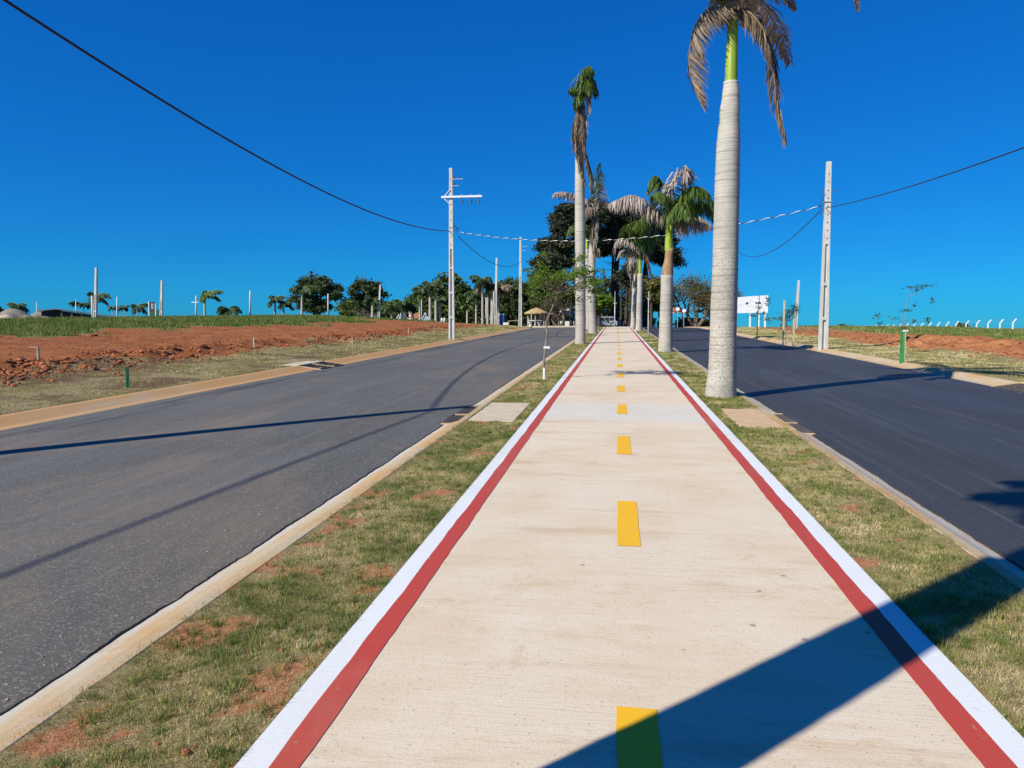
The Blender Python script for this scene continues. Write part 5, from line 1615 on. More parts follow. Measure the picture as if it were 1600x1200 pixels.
# sapling in the green guard right of the road
Yg = 22.75
bg_ = pt(1411, 567, Yg); bg_ = Vector((bg_.x, Yg, gz(bg_.x, Yg)))
Lg = lambda px, py, dy=0.0: pt(px, py, Yg + dy) - bg_
stem = [Vector((.02, 0, -.05)), Lg(1412, 540), Lg(1412, 515), Lg(1414, 495), Lg(1416, 478), Lg(1419, 462)]
spots = [((1430, 449), (.14, .1, .03), 1.0), ((1446, 446), (.12, .1, .025), 1.0), ((1433, 453), (.05, .05, .03), .6), ((1457, 470), (.025, .03, .05), .6), ((1416, 485), (.09, .06, .02), .8), ((1370, 493), (.06, .05, .035), .7), ((1376, 505), (.03, .03, .05), .5),
         ((1449, 500), (.035, .03, .05), .7), ((1428, 502), (.035, .03, .04), .5), ((1428, 478), (.03, .03, .04), .25), ((1412, 512), (.04, .03, .05), .6), ((1398, 498), (.06, .05, .03), .3)]
tw_ = [(Lg(1417, 475), Lg(1430, 450)), (Lg(1418, 465), Lg(1447, 446)), (Lg(1425, 458), Lg(1457, 470)), (Lg(1413, 505), Lg(1372, 490)), (Lg(1413, 508), Lg(1378, 508)), (Lg(1413, 505), Lg(1449, 500)), (Lg(1414, 500), Lg(1428, 503)), (Lg(1415, 490), Lg(1400, 497)), (Lg(1419, 463), Lg(1420, 448))]
sapling(bg_, stem, tw_, [(Lg(*a), s, w) for a, s, w in spots], .038, 'leaf_dark', 'spindly young tree with a few leaf tufts above the green post', 44, .012)
t = empty('tree_stake', bg_ + Vector((-.03, .05, 0)), 'bright green post with white band supporting the spindly tree', 'tree stake')
mb = MB(); mb.box((-.045, -.03, -.1), (.03, .03, .93), bev=.006); mb.build('post', M['green_p'], t)
mb = MB(); mb.box((.05, -.05, -.1), (.085, -.02, .95)); mb.build('post', M['green_light'], t)
mb = MB(); mb.box((-.02, -.065, .90), (.13, -.052, .95)); mb.build('band', M['white_metal'], t)
# dark stem sapling before the hoarding
Yd = 41
bq = foot(1183, Yd); Lq = lambda px, py, dy=0.0: pt(px, py, Yd + dy) - bq
sapling(bq, [Vector((0, 0, -.05)), Lq(1183.5, 510), Lq(1184, 490), Lq(1186, 470), Lq(1187, 460)], [(Lq(1184, 495), Lq(1174, 494)), (Lq(1184, 498), Lq(1200, 502)), (Lq(1185, 480), Lq(1199, 470)), (Lq(1186, 470), Lq(1184, 463)), (Lq(1184, 490), Lq(1190, 488))],
        [(Lq(1176, 493), (.13, .1, .04), 1), (Lq(1190, 489), (.15, .1, .05), 1), (Lq(1201, 468), (.08, .08, .15), 1.2), (Lq(1199, 476), (.06, .06, .05), .4), (Lq(1186, 482), (.1, .1, .08), .5), (Lq(1203, 500), (.2, .1, .08), .9), (Lq(1198, 497), (.08, .05, .1), .8), (Lq(1210, 497), (.1, .05, .03), .5)],
        .06, 'leaf_mid', 'dark stemmed young tree in front of the white hoarding', 50, .03, bark='bark')
# pair of saplings with pale stakes
Yd = 36
for bp, cx, cy, sx, lab in ((1241, 1240, 485, 3.2, 'young tree with dense tuft tied to the right pale stake'), (1229, 1227, 497, 3, 'thin young tree beside the left pale stake')):
    bq = foot(bp, Yd); Lq = lambda px, py, dy=0.0: pt(px, py, Yd + dy) - bq
    sapling(bq, [Vector((0, 0, -.05)), Lq(bp, 515), Lq(bp - .5, 500), Lq(cx, cy)], [(Lq(bp, 500), Lq(cx + 4, cy - 4)), (Lq(bp, 500), Lq(cx - 5, cy - 2))],
            [(Lq(cx, cy - 3), (.13, .12, .16), 2), (Lq(cx - 3, cy + 8), (.09, .09, .13), 1), (Lq(cx + 5, cy - 2), (.08, .08, .1), .8), (Lq(cx - 7, cy + 1), (.07, .07, .05), .4)], .05, 'leaf_dark' if bp == 1229 else 'leaf_mid', lab, 75, .02)
for bp, ty, lab in ((1224.5, 469, 'taller pale wooden stake, left of the pair of young trees'), (1240.5, 498, 'shorter pale wooden stake under the dense young tree'), (1230, 520, 'thin short stake between the two pale stakes')):
    bq = foot(bp, 34.5 if bp != 1230 else 37); h = pt(bp, ty, bq.y).z - bq.z
    mb = MB(); w = .035 if bp != 1230 else .022; mb.box((-w, -w, -.1), (w, w, h), bev=.008)
    tag(mb.build('tree_stake', M['stake'], None, False, bq), lab, 'tree stake', 'tree stakes')
# stake tree on the right strip far up the path
bq = pt(1013, 524, 44); bq = Vector((bq.x, 44, Gf(44) - .03)); Lq = lambda px, py, dy=0.0: pt(px, py, 44 + dy) - bq
sapling(bq, [Vector((0, 0, -.05)), Lq(1013, 500), Lq(1013.5, 470), Lq(1014, 455)], [(Lq(1013, 470), Lq(1018, 460)), (Lq(1013, 470), Lq(1009, 462))],
        [(Lq(1014, 462), (.15, .15, .12), .6), (Lq(1015, 487), (.08, .06, .06), .5)], .06, 'leaf_mid', 'thin young tree with whitewashed stem between the right palms', 60, .035, bark='white_wall')
# tiny dark sapling and markers on the left verge
bq = foot(620, 34.5); Lq = lambda px, py, dy=0.0: pt(px, py, 34.5 + dy) - bq
sapling(bq, [Vector((0, 0, -.05)), Lq(620, 530), Lq(620.5, 524)], [(Lq(620, 534), Lq(622, 527)), (Lq(620, 530), Lq(618, 525))], [(Lq(620, 527), (.05, .05, .12), .8), (Lq(620, 535), (.04, .04, .1), .5)], .04, 'leaf_dark', 'tiny dark seedling on the turf left of the crossarm pole', 26, .014)
bq = foot(712, 60); Lq = lambda px, py, dy=0.0: pt(px, py, 60 + dy) - bq
for bp, y0_, ty, Yd, w, lab in ((550, 534, 524, 31.5, .018, 'small pale marker peg at the edge of the left bare lot'), (638, 524, 515, 44, .02, 'small pale marker peg farther along the left bare lot'), (396, 551, 539, 25.5, .02, 'short grey peg beside the ridge of clods')):
    bq = foot(bp, Yd); h = pt(bp, ty, Yd).z - pt(bp, y0_, Yd).z
    mb = MB(); mb.box((-w, -w, -.1), (w, w, h), bev=.004)
    tag(mb.build('marker_peg', M['stake'], None, False, bq), lab, 'marker peg', 'survey pegs on the left lot')
# green stake on the left verge
Yd = 13.4; bq = pt(200, 608, Yd); bq = Vector((bq.x, Yd, gz(bq.x, Yd)))
t = empty('green_stake', bq, 'short dark green metal stake on the turf left of the road', 'stake')
mb = MB(); mb.box((-.035, -.02, -.1), (.035, .0, .41), bev=.003); mb.build('post', M['green_dark'], t)
mb = MB(); mb.box((-.006, -.03, -.1), (.006, -.02, .40)); mb.build('rib', M['green_dark'], t)
# broken wooden frame marker
Yd = 15.6; bq = foot(57, Yd)
t = empty('wooden_marker', bq, 'broken grey wooden lot marker beside the bare earth near the left edge', 'lot marker')
mb = MB(); mb.box((-.02, -.02, -.1), (.025, .02, .34), bev=.004); mb.build('post', M['wood'], t)
mb = MB(); mb.tube([(-.24, 0, .345), (.02, -.005, .33)], .014, 5); mb.build('rail', M['wood'], t)
mb = MB(); mb.tube([(-.24, .03, .01), (.05, -.01, .02)], .014, 5); mb.build('rail', M['wood'], t)

# ------------------------------------------------------------------ thin poles on the horizon
thin = [  # px base, px top, py top, Y, width m, label
    (149, 150.5, 418, 52, .24, 'thick double pole rising beside the black shed'),
    (252, 253, 438, 62, .26, 'ladder pole right of the dark banner'),
    (182.5, 183, 464, 70, .18, 'thin pole between the tiny palms on the left horizon'),
    (306, 306.5, 462, 66, .18, 'thin pole with short crossbar on the left horizon'),
    (390.5, 391, 454, 70, .20, 'plain thin pole in the middle of the left horizon'),
    (57, 57.5, 472, 70, .12, 'short grey post above the gravel heaps'),
    (118.5, 118.5, 468, 74, .14, 'short pale pole among the slim palms over the shed'),
    (513, 512.5, 459, 82, .22, 'white pole in front of the broad round tree'),
    (592, 594, 445, 88, .28, 'pale pole in front of the second round tree'),
    (774, 776, 403, 82, .30, 'tall thin pole left of the end of the left road'),
    (770, 771.5, 455, 84, .16, 'short pale pole inside the palm cluster'),
    (759, 759.5, 465, 86, .16, 'white pole left in the palm cluster'),
    (1243, 1248, 438, 66, .26, 'white leaning pole behind the right young trees'),
    (659, 658.5, 468, 88, .14, 'white pole beside the red roofed house'),
    (831, 830, 485, 92, .14, 'thin post rising behind the pavilion'),
]
for bp, tpx, ty, Yd, w, lab in thin:
    bq = foot(bp, Yd); tpn = pt(tpx, ty, Yd) - bq; h = tpn.z
    if w >= .24:
        t = empty('utility_pole', bq, lab, 'utility pole', 'concrete electricity poles')
        t.rotation_euler = (0, math.atan2(tpn.x, h), 0)
        pole_mesh(h, w, w * .6, h * .5, [k * 1.3 + .8 for k in range(int(h * .5 / 1.3))]).build('shaft', M['pole'], t)
    else:
        t = empty('thin_pole', bq, lab, 'pole', 'thin poles on the horizon')
        mb = MB(); mb.tube([(0, 0, -.3), (tpn.x, 0, h)], [w / 2, w * .35], 8); mb.build('shaft', M['pole'], t, True)
        if bp == 306:
            mb = MB(); mb.box((-.35, -.05, h * .72), (.35, .05, h * .75)); mb.build('crossbar', M['white_metal'], t)
# second shaft of the double pole
bq = foot(145.5, 52.6)
t = empty('thin_pole', bq, 'shorter shaft standing close to the thick double pole', 'pole', 'thin poles on the horizon')
mb = MB(); mb.tube([(0, 0, -.3), (0, 0, pt(145, 462, 52.6).z - bq.z)], [.09, .07], 8); mb.build('shaft', M['pole'], t, True)

# ------------------------------------------------------------------ gravel heaps, shed, banner
def heap(px, Y, py_top, wpx, label, mat):
    b = foot(px, Y); m = mpp(Y); h = pt(px, py_top, Y).z - b.z; R = wpx * m * .75
    n, k = 16, 36; V = [(0, 0, h)]; F = []
    for i in range(1, n + 1):
        for j in range(k):
            a = 2 * math.pi * j / k; r = R * i / n
            z = h * max(-.15, (1 - (i / n) ** 1.7)) + .16 * h * noise.noise(Vector((math.cos(a) * r * .7, math.sin(a) * r * .7, px))) * (1 if i < n else 0)
            V.append((r * math.cos(a) * 1.0, r * math.sin(a) * .8, z - (.3 if i == n else 0)))
    for j in range(k): F.append([0, 1 + j, 1 + (j + 1) % k])
    for i in range(n - 1):
        for j in range(k):
            a = 1 + i * k + j; c = 1 + i * k + (j + 1) % k; F.append([a, a + k, c + k, c])
    o = mobj('gravel_heap', raw_mesh('gravel_heap', np.array(V), F, True), M[mat], None, b)
    return tag(o, label, 'gravel heap', 'heaps of gravel and sand')


heap(22, 60, 482, 72, 'tallest grey gravel heap by the left photo edge', 'gravel')
heap(72, 60, 486, 70, 'wide grey gravel heap left of the black shed', 'gravel')
heap(12, 55, 491, 44, 'small pale sand heap before the tallest gravel heap', 'sand_heap')
heap(42, 54, 492, 34, 'small brownish gravel heap in front, between the two big ones', 'gravel')
heap(70, 54, 494, 40, 'low front gravel heap merging into the grass', 'gravel')
heap(104, 60, 490, 44, 'rightmost gravel heap touching the black shed', 'gravel')
heap(-22, 58, 486, 60, 'gravel heap cut off by the left photo edge', 'gravel')

# black shed: low pitched roof on a dark wall, open on the shade side
Yd = 60
bq = foot(130, Yd)
t = empty('shed', bq, 'long low black shed with thin pitched roof beside the gravel heaps', 'shed', None, .6)
def Ls(px, py, dy=0.0):
    p = pt(px, py, Yd); return Vector(((px - 130) * .0573 / .89, dy, p.z - bq.z))
ridge_, eaveR, eaveL = Ls(102, 483), Ls(171, 494), Ls(80, 486)
mb = MB()
for a, c in ((eaveL, ridge_), (ridge_, eaveR)):
    V = []
    for dz in (0, -.10):
        V += [(a.x, -2.2, a.z + dz), (c.x, -2.2, c.z + dz), (c.x, 3.2, c.z + dz), (a.x, 3.2, a.z + dz)]
    mb.add(V, [[0, 1, 2, 3], [7, 6, 5, 4], [0, 4, 5, 1], [1, 5, 6, 2], [2, 6, 7, 3], [3, 7, 4, 0]])
mb.build('roof', M['steel'], t)
mb = MB()
V = [(eaveL.x + .3, -2, -.8), (eaveR.x - .3, -2, -.8), (eaveR.x - .3, -2, eaveR.z - .14), (ridge_.x, -2, ridge_.z - .16), (eaveL.x + .3, -2, eaveL.z - .14)]
V += [(x, 3, z) for x, y, z in V]
mb.add(V, [[0, 1, 2, 3, 4], [9, 8, 7, 6, 5], [0, 5, 6, 1], [1, 6, 7, 2], [4, 9, 5, 0]])
mb.build('wall', M['black'], t)
for k in range(6):
    x = ridge_.x + (eaveR.x - ridge_.x) * (k + .5) / 6
    mb = MB(); mb.box((x - .05, -2.12, -.8), (x + .05, -2.02, eaveR.z - .14 + (ridge_.z - eaveR.z) * (1 - (k + .5) / 6))); mb.build('post', M['wood'], t)
mb = MB(); a = Ls(40, 486); mb.box((a.x + 6, 9, .3), (Ls(60, 486).x + 6, 9.2, Ls(50, 485.5).z + .3)); tag(mb.build('roof_sheet', M['green_dark'], None, False, bq), 'strip of green sheeting behind the gravel heaps', 'sheeting')

Yd = 66; bq = foot(237, Yd); Lb = lambda px, py, dy=0.0: pt(px, py, Yd + dy) - bq
t = empty('banner', bq, 'dark advertising banner strung between two white posts', 'banner')
for px in (232.5, 243):
    mb = MB(); q = Lb(px, 471 if px < 240 else 474); mb.tube([(q.x, 0, -.3), (q.x, 0, q.z)], .06, 8); mb.build('post', M['white_metal'], t)
a, c = Lb(233.5, 472), Lb(242.5, 487.5)
mb = MB(); mb.box((a.x, -.02, c.z), (c.x, .02, a.z)); mb.build('cloth', M['banner'], t)
a, c = Lb(236.5, 474.5), Lb(239.5, 482)
mb = MB(); mb.box((a.x, -.028, c.z), (c.x, -.024, a.z)); mb.build('print', M['sign_grey'], t)
a, c = Lb(237.4, 476), Lb(238.7, 480.5)
mb = MB(); mb.box((a.x, -.034, c.z), (c.x, -.030, a.z)); mb.build('print', M['banner'], t)

# ------------------------------------------------------------------ red roofed house
Yd = 106; bq = foot(648, Yd); Lh = lambda px, py, dy=0.0: pt(px, py, Yd + dy) - bq
t = empty('house', bq, 'low house with red tiled roof and two white gables beyond the left lot', 'house')
x0, x1 = Lh(622, 500).x, Lh(675, 500).x; ze, zr = Lh(640, 496.5).z, Lh(640, 491).z
mb = MB(); mb.box((x0 + .4, 0, -1), (x1 - .4, 5, ze)); wall = mb.build('wall', M['white_wall'], t)
mb = MB(); V = [(x0 + 1.8, -.9, ze - .1), (x1 - 2.0, -.9, ze - .1), (x1 - 2.0, 2.5, zr + .3), (x0 + 1.8, 2.5, zr + .3), (x1 - 2.0, 6, ze - .1), (x0 + 1.8, 6, ze - .1)]
mb.add(V, [[0, 1, 2, 3], [3, 2, 4, 5], [0, 3, 5], [1, 4, 2]]); rf = mb.build('roof', M['tile'], t)
mb = MB(); q = Lh(637, 486.5); mb.box((q.x - .25, 1.5, zr - .4), (q.x + .25, 2, q.z)); mb.build('chimney', M['white_wall'], rf)
for px, w in ((628.5, 5.5), (668, 5.0)):
    mb = MB(); c = Lh(px, 491.5); hw = w * mpp(Yd)
    V = [(c.x - hw, -1.3, ze - .3), (c.x, -1.3, c.z + .1), (c.x + hw, -1.3, ze - .3), (c.x - hw, -1.3, ze - .05), (c.x, -1.3, c.z + .35), (c.x + hw, -1.3, ze - .05)]
    V += [(a, 1.0, c_) for a, b_, c_ in V]
    mb.add(V, [[0, 1, 4, 3], [1, 2, 5, 4], [3, 4, 10, 9], [4, 5, 11, 10], [6, 9, 10, 7], [7, 10, 11, 8], [0, 6, 7, 1], [1, 7, 8, 2]])
    gb = mb.build('gable', M['white_wall'], t)
    mb = MB(); mb.add([(c.x - hw * .9, -1.2, ze - .3), (c.x + hw * .9, -1.2, ze - .3), (c.x, -1.2, c.z + .05)], [[0, 1, 2]]); mb.add([(c.x - hw * .55, -1.2, -1), (c.x + hw * .55, -1.2, -1), (c.x + hw * .55, -1.2, ze - .3), (c.x - hw * .55, -1.2, ze - .3)], [[0, 1, 2, 3]])
    mb.build('gable_wall', M['lightblue'], t)
for px in (634, 641, 648, 655):
    q = Lh(px, 503); mb = MB(); mb.box((q.x - .5, -.06, -.6), (q.x + .5, -.02, ze - .5)); f = mb.build('window', M['glass'], t)
for px in (644, 657, 661):
    q = Lh(px, 500); mb = MB(); mb.box((q.x - .07, -.9, -1), (q.x + .07, -.76, ze - .1)); mb.build('post', M['white_wall'], t)
for px, Yq, lab in ((690.5, 86, 'small pale bollard at the right end of the bare lot'), (694.5, 86, 'second pale bollard beside the first, left of the crossarm pole')):
    bq = foot(px, Yq); mb = MB(); mb.tube([(0, 0, -.1), (0, 0, .42), (0, 0, .5)], [.13, .13, .06], 10)
    tag(mb.build('bollard', M['white_wall'], None, True, bq), lab, 'bollard', 'small pale bollards')
bq = foot(700, 38); mb = MB(); 

# ------------------------------------------------------------------ pavilion with straw roof
Yd = 80; bq = foot(839, Yd); Lp = lambda px, py, dy=0.0: pt(px, py, Yd + dy) - bq
t = empty('pavilion', bq, 'small open pavilion with conical straw roof at the end of the left road', 'pavilion')
zr, ze = Lp(838, 480.5).z, Lp(838, 488.5).z; R = 18.5 * mpp(Yd); xc = Lp(838, 500).x
mb = MB(); k = 28; V = [(xc, 0, zr)]; F = []
for i, (rr_, z) in enumerate(((.35, zr - (zr - ze) * .28), (.7, zr - (zr - ze) * .66), (1.0, ze), (1.0, ze - .12), (.9, ze - .10))):
    for j in range(k):
        a = 2 * math.pi * j / k; jj = 1 + .03 * (j % 2)
        V.append((xc + R * rr_ * math.cos(a) * jj, R * rr_ * math.sin(a) * jj, z - .03 * (j % 2)))
for j in range(k): F.append([0, 1 + j, 1 + (j + 1) % k])
for i in range(4):
    for j in range(k): F.append([1 + i * k + j, 1 + (i + 1) * k + j, 1 + (i + 1) * k + (j + 1) % k, 1 + i * k + (j + 1) % k])
mb.add(V, F); mb.build('roof', M['straw'], t)
for j in range(6):
    a = math.pi / 6 + j * math.pi / 3
    mb = MB(); mb.tube([(xc + R * .78 * math.cos(a), R * .78 * math.sin(a), -.2), (xc + R * .78 * math.cos(a), R * .78 * math.sin(a), ze + .1)], .05, 8); mb.build('post', M['stake'], t)
mb = MB()
for j in range(3):
    a = math.pi / 6 + j * math.pi / 3 + math.pi
    b2_ = a + math.pi / 3
    mb.tube([(xc + R * .78 * math.cos(a), R * .78 * math.sin(a), .65), (xc + R * .78 * math.cos(b2_), R * .78 * math.sin(b2_), .65)], .035, 6)
mb.build('rail', M['white_wall'], t)
for px, lab in ((829, 'small pale seat left under the straw pavilion'), (843, 'pale seat right under the straw pavilion')):
    q = foot(px, 79.6); tt = empty('seat', q, lab, 'seat', 'seats under the pavilion')
    mb = MB(); mb.tube([(0, 0, 0), (0, 0, .40)], [.16, .12], 10); mb.build('pedestal', M['white_wall'], tt)
    mb = MB(); mb.tube([(0, 0, .40), (0, 0, .47)], .26, 12); mb.build('seat_top', M['white_wall'], tt)
q = foot(836, 80.2); tt = empty('picnic_table', q, 'low pale table in the middle of the straw pavilion', 'table')
mb = MB(); mb.tube([(0, 0, 0), (0, 0, .7)], .12, 8); mb.build('leg', M['white_wall'], tt)
mb = MB(); mb.tube([(0, 0, .7), (0, 0, .77)], .5, 14); mb.build('table_top', M['white_wall'], tt)

# blue toilet, lean-to and small hut left of the pavilion
q = foot(785, 92); tt = empty('portable_toilet', q, 'blue plastic portable toilet right of the palm cluster', 'portable toilet')
mb = MB(); mb.box((-.33, -.5, 0), (.33, .5, 1.25), bev=.03); mb.build('body', M['blue'], tt)
mb = MB(); mb.box((-.36, -.53, 1.25), (.36, .53, 1.4), taper=.8); mb.build('roof', M['lightblue'], tt)
mb = MB(); mb.box((-.24, -.52, .06), (.24, -.502, 1.15)); mb.build('door', M['blue'], tt)
q = foot(791, 90); mb = MB(); mb.box((-.35, -.25, 0), (.35, .25, .32), bev=.03)
tag(mb.build('water_trough', M['white_wall'], None, False, q), 'small white block on the ground right of the blue toilet', 'block')
q = foot(803, 90); tt = empty('table', q, 'low table with sloping pale top left of the end pole', 'table')
mb = MB(); V = [(-.75, -.4, .55), (.75, -.4, .70), (.75, .4, .70), (-.75, .4, .55)]; V += [(a, b_, c - .05) for a, b_, c in V]
mb.add(V, [[0, 1, 2, 3], [7, 6, 5, 4], [0, 4, 5, 1], [1, 5, 6, 2], [2, 6, 7, 3], [3, 7, 4, 0]]); mb.build('table_top', M['stake'], tt)
for x, y in ((-.6, -.3), (.6, -.3), (-.6, .3), (.6, .3)):
    mb = MB(); mb.box((x - .04, y - .04, 0), (x + .04, y + .04, .55)); mb.build('leg', M['wood'], tt)

# white wall and small house right of the pavilion
Yd = 98; q = foot(882, Yd); Lw = lambda px, py, dy=0.0: pt(px, py, Yd + dy) - q
tt = empty('house', q, 'small white house with low wall glimpsed between the trunks right of the pavilion', 'house')
a, c = Lw(868, 502), Lw(897, 511)
mb = MB(); mb.box((a.x, 0, -.5), (c.x, .2, a.z)); mb.build('low_wall', M['white_wall'], tt)
a, c = Lw(863, 490), Lw(893, 505)
mb = MB(); mb.box((a.x, 4, -.5), (c.x, 8, a.z)); mb.build('wall', M['lightblue'], tt)
mb = MB(); mb.add([(a.x - .5, 3.4, a.z), (c.x + .5, 3.4, a.z), (c.x - .5, 6, a.z + .8), (a.x + .5, 6, a.z + .8), (c.x + .5, 8.6, a.z), (a.x - .5, 8.6, a.z)], [[0, 1, 2, 3], [3, 2, 4, 5], [0, 3, 5], [1, 4, 2]]); mb.build('roof', M['white_wall'], tt)
for px in (872, 880, 888):
    p_ = Lw(px, 496); mb = MB(); mb.box((p_.x - .3, 3.93, .9), (p_.x + .3, 3.98, a.z - .3)); mb.build('window', M['glass'], tt)

# ------------------------------------------------------------------ parked van
Yd = 93; q = foot(946, Yd)
tt = empty('parked_van', q + Vector((0, 0, 0)), 'white van parked sideways behind the grass strip, shade put into its grey body colour', 'van')
LW = 36 * mpp(Yd); hh = 14 * mpp(Yd) * 1.12
def prof_body(P, y0_, y1_):
    n_ = len(P); V = [(x * LW, y0_, z * hh) for x, z in P] + [(x * LW, y1_, z * hh) for x, z in P]
    F = [list(range(n_)), list(range(n_, 2 * n_))[::-1]] + [[i, i + n_, (i + 1) % n_ + n_, (i + 1) % n_] for i in range(n_)]
    mb = MB(); mb.add(V, F); return mb
body = prof_body([(-.5, .14), (-.5, .55), (-.46, .93), (-.40, 1.0), (.28, 1.0), (.36, .93), (.44, .60), (.50, .52), (.50, .14)], -.85, .85).build('body', M['steel'], tt)  # white body coloured steel grey, standing in for the shade on it
for a, b_, nm in (((-.44, .60), (-.27, .90), 'window'), ((-.25, .60), (-.05, .90), 'window'), ((-.03, .60), (.15, .90), 'window'), ((.17, .60), (.36, .88), 'window')):
    mb = MB(); mb.box((a[0] * LW, -.865, a[1] * hh), (b_[0] * LW, -.852, b_[1] * hh)); mb.build('window', M['glass'], tt)
for x in (-.30, .32):
    mb = MB(); mb.tube([(x * LW, -.90, .30), (x * LW, -.68, .30)], .30, 16); w_ = mb.build('wheel', M['tyre'], tt)
    mb = MB(); mb.tube([(x * LW, -.915, .30), (x * LW, -.90, .30)], .17, 12); mb.build('rim', M['steel'], w_)
mb = MB(); mb.box((.495 * LW, -.7, .34 * hh), (.51 * LW, -.5, .44 * hh)); mb.build('headlight', M['glass'], tt)
mb = MB(); mb.box((-.05 * LW, -.86, .5 * hh), (0, -.852, .53 * hh)); mb.build('handle', M['glass'], tt)
# carriage-like white gate shapes between grove trunks
for px, py, w, lab in ((968, 497, 2.2, 'pale narrow upright shape left of the paired trunks behind the path'), (975, 503, 5, 'pale low shape between the grove trunks behind the path end')):
    Yq = 104; q = foot(px, Yq); h = pt(px, py, Yq).z - q.z
    mb = MB(); mb.box((-w * mpp(Yq) / 2, -.1, -.2), (w * mpp(Yq) / 2, .1, h), bev=.02, taper=.85)
    tag(mb.build('gate_pillar', M['white_wall'], None, False, q), lab, 'pillar')

# ------------------------------------------------------------------ street lamp at the end of the path
Yd = 79; q = foot(960.5, Yd); Ll = lambda px, py, dy=0.0: pt(px, py, Yd + dy) - q
tt = empty('street_lamp', q, 'slim grey lamp post standing just past the end of the path', 'street lamp')
z = Ll(960, 455).z
mb = MB(); mb.tube([(0, 0, -.2), (0, 0, .3), (0, 0, z)], [.07, .05, .03], 8); mb.build('post', M['steel'], tt, True)
z2 = Ll(960, 474).z
mb = MB(); mb.box((-.16, -.06, z2), (.16, .06, z2 + .05)); mb.build('lamp_head', M['white_metal'], tt)
mb = MB(); mb.box((-.13, -.05, z2 - .02), (.13, .05, z2)); mb.build('lens', M['glass'], tt)

# ------------------------------------------------------------------ round road signs, gate
for px, py, lab in ((1058.5, 483, 'left one of two round road signs seen past the second palm'), (1068.5, 485.5, 'right one of two round road signs, slightly lower')):
    Yq = 88; q = foot(px, Yq); z = pt(px, py, Yq).z - q.z
    tt = empty('road_sign', q, lab, 'road sign', 'round road signs')
    mb = MB(); mb.tube([(0, 0, -.2), (0, 0, z - .2)], .035, 8); mb.build('post', M['steel'], tt)
    mb = MB(); mb.tube([(0, -.02, z), (0, .0, z)], .25, 20); dsk = mb.build('disc', M['sign_red'], tt)
    mb = MB(); mb.tube([(0, -.028, z), (0, -.024, z)], .215, 20); mb.build('face', M['white_metal'], tt)
Yq = 96; q = foot(1056, Yq); tt = empty('gate_roof', q, 'low gatehouse roof with white fascia behind the round signs', 'gatehouse')
a, c = pt(1046, 490, Yq) - q, pt(1068, 490, Yq) - q
mb = MB(); mb.box((a.x, -1, a.z), (c.x, -.85, a.z + .18)); mb.build('fascia', M['white_wall'], tt)
mb = MB(); mb.add([(a.x, -1, a.z + .2), (c.x, -1, a.z + .2), (c.x - .4, 1, a.z + .8), (a.x + .4, 1, a.z + .8), (c.x, 3, a.z + .2), (a.x, 3, a.z + .2)], [[0, 1, 2, 3], [3, 2, 4, 5], [0, 3, 5], [1, 4, 2]]); mb.build('roof', M['tile'], tt)
for x in (a.x + .2, c.x - .3):
    mb = MB(); mb.box((x, -.9, -.2), (x + .14, -.76, a.z)); mb.build('post', M['wood'], tt)

# railing at the far end, seen as a thin line against the sky
Yq = 120; q = foot(1028, Yq); tt = empty('railing', q, 'thin blue grey railing against the sky between the right palms', 'railing')
xs = [pt(p_, 505, Yq).x - q.x for p_ in (1017, 1042)]
zt = pt(1028, 506, Yq).z - q.z
mb = MB(); mb.box((xs[0], -.04, zt - .06), (xs[1], .04, zt)); mb.build('rail', M['sign_grey'], tt)
for k in range(6):
    x = xs[0] + (xs[1] - xs[0]) * k / 5; mb = MB(); mb.box((x - .03, -.03, -.2), (x + .03, .03, zt - .06)); mb.build('post', M['sign_grey'], tt)

# ------------------------------------------------------------------ white hoarding with faint print
Yd = 72; q = foot(1176, Yd); Lb = lambda px, py, dy=0.0: pt(px, py, Yd + dy) - q
tt = empty('billboard', q, 'large white hoarding with two dark roof shapes on three white legs', 'billboard')
a, c = Lb(1147, 464), Lb(1199.5, 488.5)
z0_, z1_ = c.z, a.z
mb = MB()
mb.add([(a.x, -.05, z0_ - .04), (c.x, -.05, z0_), (c.x, -.05, z1_ + .15), (a.x, -.05, z1_ - .05), (a.x, .05, z0_ - .04), (c.x, .05, z0_), (c.x, .05, z1_ + .15), (a.x, .05, z1_ - .05)],
       [[0, 1, 2, 3], [7, 6, 5, 4], [0, 4, 5, 1], [1, 5, 6, 2], [2, 6, 7, 3], [3, 7, 4, 0]])
mb.build('panel', M['white_metal'], tt)
def sgn(name, P, mt, y=-.056):
    V = [(Lb(px, py).x, y, Lb(px, py).z) for px, py in P]; V += [(x, y + .004, z) for x, yy, z in V]
    n_ = len(P); mb = MB(); mb.add(V, [list(range(n_)), list(range(n_, 2 * n_))[::-1]] + [[i, i + n_, (i + 1) % n_ + n_, (i + 1) % n_] for i in range(n_)])
    return mb.build(name, M[mt], tt)
sgn('logo_shape', [(1164, 475.6), (1166.5, 472.2), (1169, 472.4), (1168.8, 475.6)], 'sign_navy')
sgn('logo_shape', [(1180.3, 474.8), (1179.8, 471.3), (1183.5, 472.9), (1186.5, 470.6), (1189, 473), (1188.9, 474.8)], 'sign_navy')
sgn('logo_line', [(1151.5, 475.7), (1163, 475.3), (1163, 475.7), (1151.5, 476.1)], 'sign_grey')
sgn('logo_line', [(1190, 474.3), (1197.5, 474.2), (1197.5, 474.6), (1190, 474.7)], 'sign_grey')
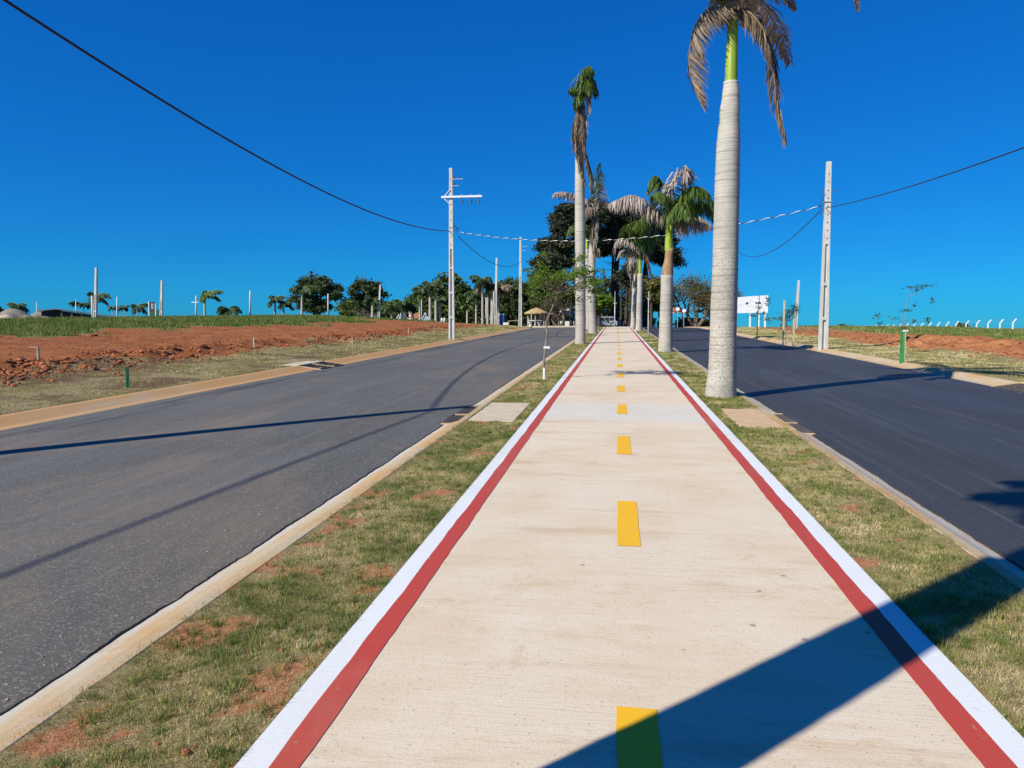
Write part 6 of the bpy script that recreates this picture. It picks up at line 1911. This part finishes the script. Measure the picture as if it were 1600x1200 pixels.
sgn('logo_line', [(1169.5, 474.0), (1174, 470.2), (1179, 471.0), (1178.5, 471.5), (1174, 470.8), (1170, 474.4)], 'sign_grey')
for k in range(9):
    x = 1152 + k * 4.7
    if k % 2: sgn('print_mark', [(x, 480), (x + 1.0, 477.6), (x + 1.5, 477.6), (x + 2.6, 480), (x + 2.0, 480), (x + 1.25, 478.3), (x + .6, 480)], 'sign_grey')
    else: sgn('print_mark', [(x, 480), (x, 477.6), (x + 2.2, 477.6), (x + 2.2, 478.1), (x + .6, 478.1), (x + .6, 480)], 'sign_grey')
for px in (1172, 1185.5, 1195.5):
    mb = MB(); x = Lb(px, 500).x; mb.box((x - .07, .0, -.2), (x + .07, .12, z0_ + .3)); mb.build('post', M['white_metal'], tt)

# ------------------------------------------------------------------ white fence posts with bent tops
fence = empty('fence', (39, 70, gz(39, 70)), 'long wire fence of white concrete posts with bent tops on the right horizon', 'fence')
post_me = MB()
post_me.box((-.055, -.055, -.3), (.055, .055, 1.32)); post_me.add([(-.055, -.055, 1.32), (.055, -.055, 1.32), (.055, .055, 1.32), (-.055, .055, 1.32), (.26, -.045, 1.74), (.34, -.045, 1.69), (.34, .045, 1.69), (.26, .045, 1.74)],
            [[0, 1, 5, 4], [1, 2, 6, 5], [2, 3, 7, 6], [3, 0, 4, 7], [4, 5, 6, 7]])
pm = raw_mesh('fence_post', np.array(post_me.v), post_me.f); pm.materials.append(M['white_metal'])
tops = []
Yf = 60.0
while Yf < 215:
    z = gz(39, Yf)
    # post height follows the bank so that the tops run evenly
    o = bpy.data.objects.new('fence_post', pm); C.objects.link(o); o.parent = fence
    dzf = z - gz(39, 70) - .013 * max(0, min(Yf, 130) - 73)
    o.location = (0, Yf - 70, dzf)
    tops.append((0, Yf - 70, dzf))
    Yf += 2.5
mb = MB()
for zz, xx in ((.5, 0), (.9, 0), (1.25, 0), (1.5, .14), (1.7, .30)):
    for a, c in zip(tops[:-1], tops[1:]):
        mb.tube([(a[0] + xx, a[1], a[2] + zz), (c[0] + xx, c[1], c[2] + zz)], .008, 3, cap=False)
mb.build('wire', M['steel'], fence)
